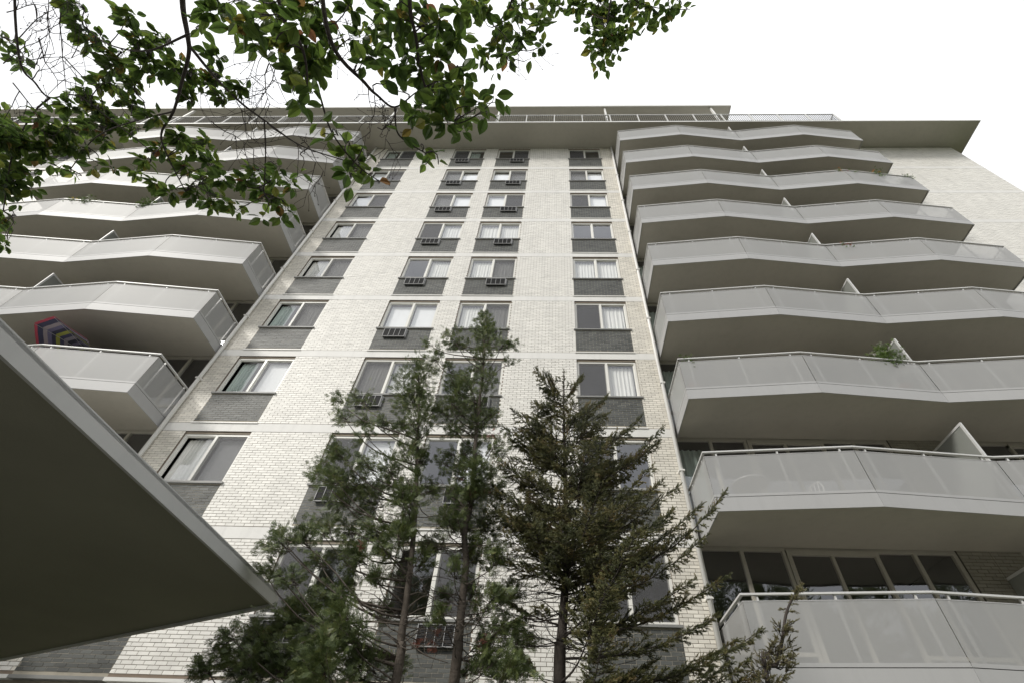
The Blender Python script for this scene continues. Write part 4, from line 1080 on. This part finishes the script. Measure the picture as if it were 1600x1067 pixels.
# ------------------------------------------------------------------ trees across the drive (mirrored in the lower glass)
V = []; F = []
pos, dirs, sc = [], [], []
for i in range(46):
    cx = -60+i*2.7+rng.uniform(-1, 1); cy = -26+rng.uniform(-3, 3); hh = rng.uniform(15, 21)
    for _ in range(620):
        v = rng.normal(0, 1, 3); v /= np.linalg.norm(v); pos.append((cx+v[0]*3, cy+v[1]*3, hh*.5+v[2]*hh*.5)); dirs.append(v+rng.normal(0, .4, 3)); sc.append(rng.uniform(1.0, 1.9))
V, F = place(CT, np.array(pos), np.array(dirs), np.array(sc), rng.uniform(0, 6.28, len(pos)))
wood = link('distant_trees', np_mesh('distant_trees', V, F, ['cedar_leaf'])); tag(wood, kind='stuff')

# ------------------------------------------------------------------ things on the balconies
BT2 = [cedar_template(s) for s in (11, 12)]
def plant(x, y, z, rad, hgt, label, flower=None, name='potted_plant', nleaf=150, trail=0.0):
    root = empty(name, (x, y, z)); m = MB()
    n = 12; rings = [(0.10, 0.0), (0.135, 0.22), (0.15, 0.24), (0.15, 0.27), (0.125, 0.27), (0.12, 0.22)]
    for (r_, z_) in rings: m.v += [(r_*math.cos(6.283*k/n), r_*math.sin(6.283*k/n), z_) for k in range(n)]
    for i in range(len(rings)-1):
        for k in range(n): m.f.append((i*n+k, i*n+(k+1) % n, (i+1)*n+(k+1) % n, (i+1)*n+k)); m.m.append(0)
    m.f.append(tuple(reversed(range(n)))); m.m.append(0); m.f.append(tuple((len(rings)-1)*n+k for k in range(n))); m.m.append(0)
    m.build('pot', 'terracotta', root, smooth=True)
    st = MB(); P, Dr, S = [], [], []; fp = []
    for k in range(26):
        a = rng.uniform(0, 6.28); q = rng.uniform(.1, 1); e = Vector((math.cos(a)*rad*q, math.sin(a)*rad*q*.8, 0.27+hgt*rng.uniform(.72, 1.0)*(1-.18*q)))
        st.tube(curve((0, 0, 0.24), e, .02, 4, .02), taper(5, .006, .002), 4)
        for _ in range(nleaf//26):
            t = rng.uniform(.6, 1.05); p = Vector((0, 0, .24)).lerp(e, t)+Vector(rng.normal(0, .05, 3)); P.append(tuple(p)); Dr.append(rng.normal(0, 1, 3)+np.array([0, 0, .5])); S.append(rng.uniform(.07, .13))
        fp.append(e)
    st.build('stems', 'bark', root)
    V, F = place(BT2, np.array(P), np.array(Dr), np.array(S), rng.uniform(0, 6.28, len(P)))
    link('foliage', np_mesh('foliage', V, F, ['pot_leaf']), root)
    if flower:
        mb = MB()
        for e in fp[:18]:
            for _ in range(2):
                c = e+Vector(rng.normal(0, .05, 3)); nn = 5; a0 = rng.uniform(0, 6)
                for k in range(nn):
                    a = a0+k*6.283/nn; b = a+.5; r_ = .045
                    i = len(mb.v); mb.v += [tuple(c), tuple(c+Vector((math.cos(a)*r_, math.sin(a)*r_*.6, .02))), tuple(c+Vector((math.cos(b)*r_*1.1, math.sin(b)*r_*.7, .03)))]; mb.f.append((i, i+1, i+2)); mb.m.append(0)
        mb.build('blossoms', flower, root)
    tag(root, label, 'plant'); return root
fl = lambda r: soff(r)+0.277
def front_y(x):
    P = PR if x > 0 else PLs; P = sorted(P); return float(np.interp(x, [p[0] for p in P], [p[1] for p in P]))
def bplant(px, r, rad, hgt, label, flower=None, **k):
    yy = 8.0; zt = soff(r)+1.30
    for _ in range(3):
        lo, hi = 100.0, 1060.0
        for _ in range(40):
            mid = (lo+hi)/2
            if onY(px, mid, yy).z > zt: lo = mid
            else: hi = mid
        x = onY(px, mid, yy).x; yy = front_y(x)+0.17
    return plant(x, yy, fl(r), rad, hgt, label, flower, **k)
bplant(1388, 7, 0.42, 1.42, 'large leafy potted plant with white blossoms beside a privacy screen', 'petal_white', nleaf=900)
bplant(1074, 7, 0.16, 0.98, 'small green potted plant behind the corner of a zigzag balcony near the spruce', None, nleaf=200)
bplant(1307, 3, 0.26, 0.98, 'potted plant with orange blossoms at the fold of the third balcony from the roof', 'petal_orange', nleaf=200)
bplant(1328, 3, 0.24, 0.92, 'potted plant with red blossoms next to orange flowers on third balcony from roof', 'petal_red', nleaf=200)
bplant(1369, 3, 0.42, 1.02, 'wide potted plant full of orange and yellow blossoms above the rail', 'petal_orange', nleaf=300)
bplant(1413, 3, 0.26, 1.06, 'small pale green potted plant next to the outer corner of third balcony', None, nleaf=240)
bplant(1318, 5, 0.30, 0.86, 'low potted plant with red blossoms at the rail of the fifth balcony from the roof', 'petal_red')
bplant(1302, 2, 0.10, 0.94, 'small red potted flower on second balcony from the roof', 'petal_red')
bplant(116, 4, 0.30, 1.02, 'potted plant with yellow blossoms on the parasol-side balcony stack', 'petal_yellow', nleaf=260)
bplant(138, 4, 0.36, 1.06, 'potted plant with white blossoms between yellow flowers and a leafy bush', 'petal_white', nleaf=320)
bplant(231, 4, 0.42, 1.22, 'round bright green bushy potted plant on the parasol-side balcony stack', None, nleaf=800)

# striped parasol leaning over the rail
def stripe_mat():
    m = bpy.data.materials.new('parasol_stripes'); m.use_nodes = True; nt = m.node_tree; b = nt.nodes['Principled BSDF']; b.inputs['Roughness'].default_value = .9
    tc = N(nt, 'ShaderNodeTexCoord'); sp = N(nt, 'ShaderNodeSeparateXYZ'); L(nt, tc.outputs['UV'], sp.inputs[0])
    rp = N(nt, 'ShaderNodeValToRGB'); rp.color_ramp.interpolation = 'CONSTANT'; e = rp.color_ramp.elements
    cols = [(0.035, .035, .05), (.10, .10, .16), (.03, .03, .04), (.20, .24, .05), (.04, .04, .06), (.12, .11, .18), (.03, .03, .05), (.22, .20, .24), (.05, .05, .10), (.26, .27, .06), (.04, .04, .07), (.13, .12, .2), (.28, .24, .26), (.05, .05, .09), (.38, .06, .09)]
    while len(e) < len(cols): e.new(.5)
    for i, c in enumerate(cols): e[i].position = i/len(cols) if i < len(cols)-1 else .95; e[i].color = (*c, 1)
    L(nt, sp.outputs['X'], rp.inputs['Fac']); L(nt, rp.outputs[0], b.inputs['Base Color'])
    t = N(nt, 'ShaderNodeBsdfTranslucent'); L(nt, rp.outputs[0], t.inputs['Color']); ms = N(nt, 'ShaderNodeMixShader'); ms.inputs[0].default_value = .12
    L(nt, b.outputs[0], ms.inputs[1]); L(nt, t.outputs[0], ms.inputs[2]); L(nt, ms.outputs[0], nt.nodes['Material Output'].inputs['Surface']); MATS['parasol_stripes'] = m
stripe_mat()
pb_ = onY(122, 552, 8.55)
par_ = empty('parasol', (pb_.x, 8.75, fl(7))); tag(par_, 'striped parasol with pink rim tilted over a balcony rail', 'parasol')
ptop = 1.24
m = MB(); m.tube([(0, 0, 0.08), (0, 0, 1.35), (0.03, -.05, ptop)], 0.02, 8); m.build('pole', 'rail_metal', par_, smooth=True)
m = MB(); m.tube([(0, 0, 0), (0, 0, 0.05)], 0.24, 20); m.tube([(0, 0, .05), (0, 0, .3)], .03, 10); m.build('base', 'black_metal', par_)
cn = empty('x'); bpy.data.objects.remove(cn)
ns, nr, Rp, Hp = 8, 8, 1.4, 0.46
V = []; F = []; UV = []
for j in range(nr+1):
    for k in range(ns*4+1):
        a = 2*math.pi*k/(ns*4); t = j/nr; seg = (k % 4)/4; sag = 1-0.075*math.sin(math.pi*seg); V.append((math.cos(a)*Rp*t*sag, math.sin(a)*Rp*t*sag, Hp*(1-t**1.25)-(.02*math.sin(math.pi*seg)*t)))
nk = ns*4+1
for j in range(nr):
    for k in range(nk-1): F.append((j*nk+k, j*nk+k+1, (j+1)*nk+k+1, (j+1)*nk+k))
me = np_mesh('canopy', V, F, ['parasol_stripes'], smooth=True)
uvl = me.uv_layers.new(name='UVMap')
for lo_ in me.loops: uvl.data[lo_.index].uv = ((lo_.vertex_index//nk)/nr*0.999, 0.5)
cp = link('canopy', me, par_, (0.0, -0.05, ptop)); cp.rotation_euler = (math.radians(-17), math.radians(18), 0)
for k in range(ns):
    a = 2*math.pi*k/ns; m = MB(); m.tube([(0, 0, Hp-.03), (math.cos(a)*Rp*.55, math.sin(a)*Rp*.55, Hp*.5-.02), (math.cos(a)*Rp*.98, math.sin(a)*Rp*.98, -.01)], .007, 5); m.build('rib', 'grey_metal', cp)

# round table and chairs on the eighth balcony, seen dimly through the perforated front
def table(x, y, r, label):
    t = empty('round_table', (x, y, fl(r))); m = MB(); m.tube([(0, 0, .70), (0, 0, .725)], .38, 24); m.build('table_top', 'grey_metal', t)
    for k in range(3):
        a = k*2.094+.4; m = MB(); m.tube([(math.cos(a)*.08, math.sin(a)*.08, .70), (math.cos(a)*.05, math.sin(a)*.05, .35), (math.cos(a)*.30, math.sin(a)*.30, 0)], .014, 6); m.build('leg', 'grey_metal', t)
    tag(t, label, 'table')
table(4.05, 8.75, 8, 'round metal table standing behind the perforated front of the eighth balcony')
def chair(x, y, rz, r, label):
    t = empty('metal_chair', (x, y, fl(r))); t.rotation_euler.z = rz
    m = MB(); m.box(-.21, .21, -.21, .21, .43, .455); m.build('seat', 'rail_metal', t)
    m = MB(); m.tube([(-.2, .2, .45), (-.2, .26, .75), (-.12, .28, .90), (.12, .28, .90), (.2, .26, .75), (.2, .2, .45)], .014, 6)
    for xx in (-.1, 0, .1): m.tube([(xx, .2, .45), (xx, .275, .89)], .008, 5)
    m.build('backrest', 'rail_metal', t)
    for sx in (-1, 1):
        for sy in (-1, 1):
            m = MB(); m.tube([(sx*.19, sy*.19, .44), (sx*.22, sy*.22, 0)], .013, 6); m.build('leg', 'rail_metal', t)
    tag(t, label, 'chair')
chair(5.25, 8.9, -1.2, 8, 'white metal chair with barred back beside the round balcony table')
# roof aerial at the end of the railing
an = empty('roof_aerial', (14.95, 8.5, RZ)); m = MB(); m.tube([(0, 0, 0), (0, 0, 1.0)], .014, 6); m.build('mast', 'black_metal', an)
for z_, l_ in ((.95, .3), (.8, .22), (.62, .3)):
    m = MB(); m.tube([(-l_, 0, z_-.12), (0, 0, z_), (l_, -.1, z_+.1)], .008, 5); m.build('arm', 'black_metal', an)
tag(an, 'thin dark aerial on the roof edge just past the railing', 'aerial')
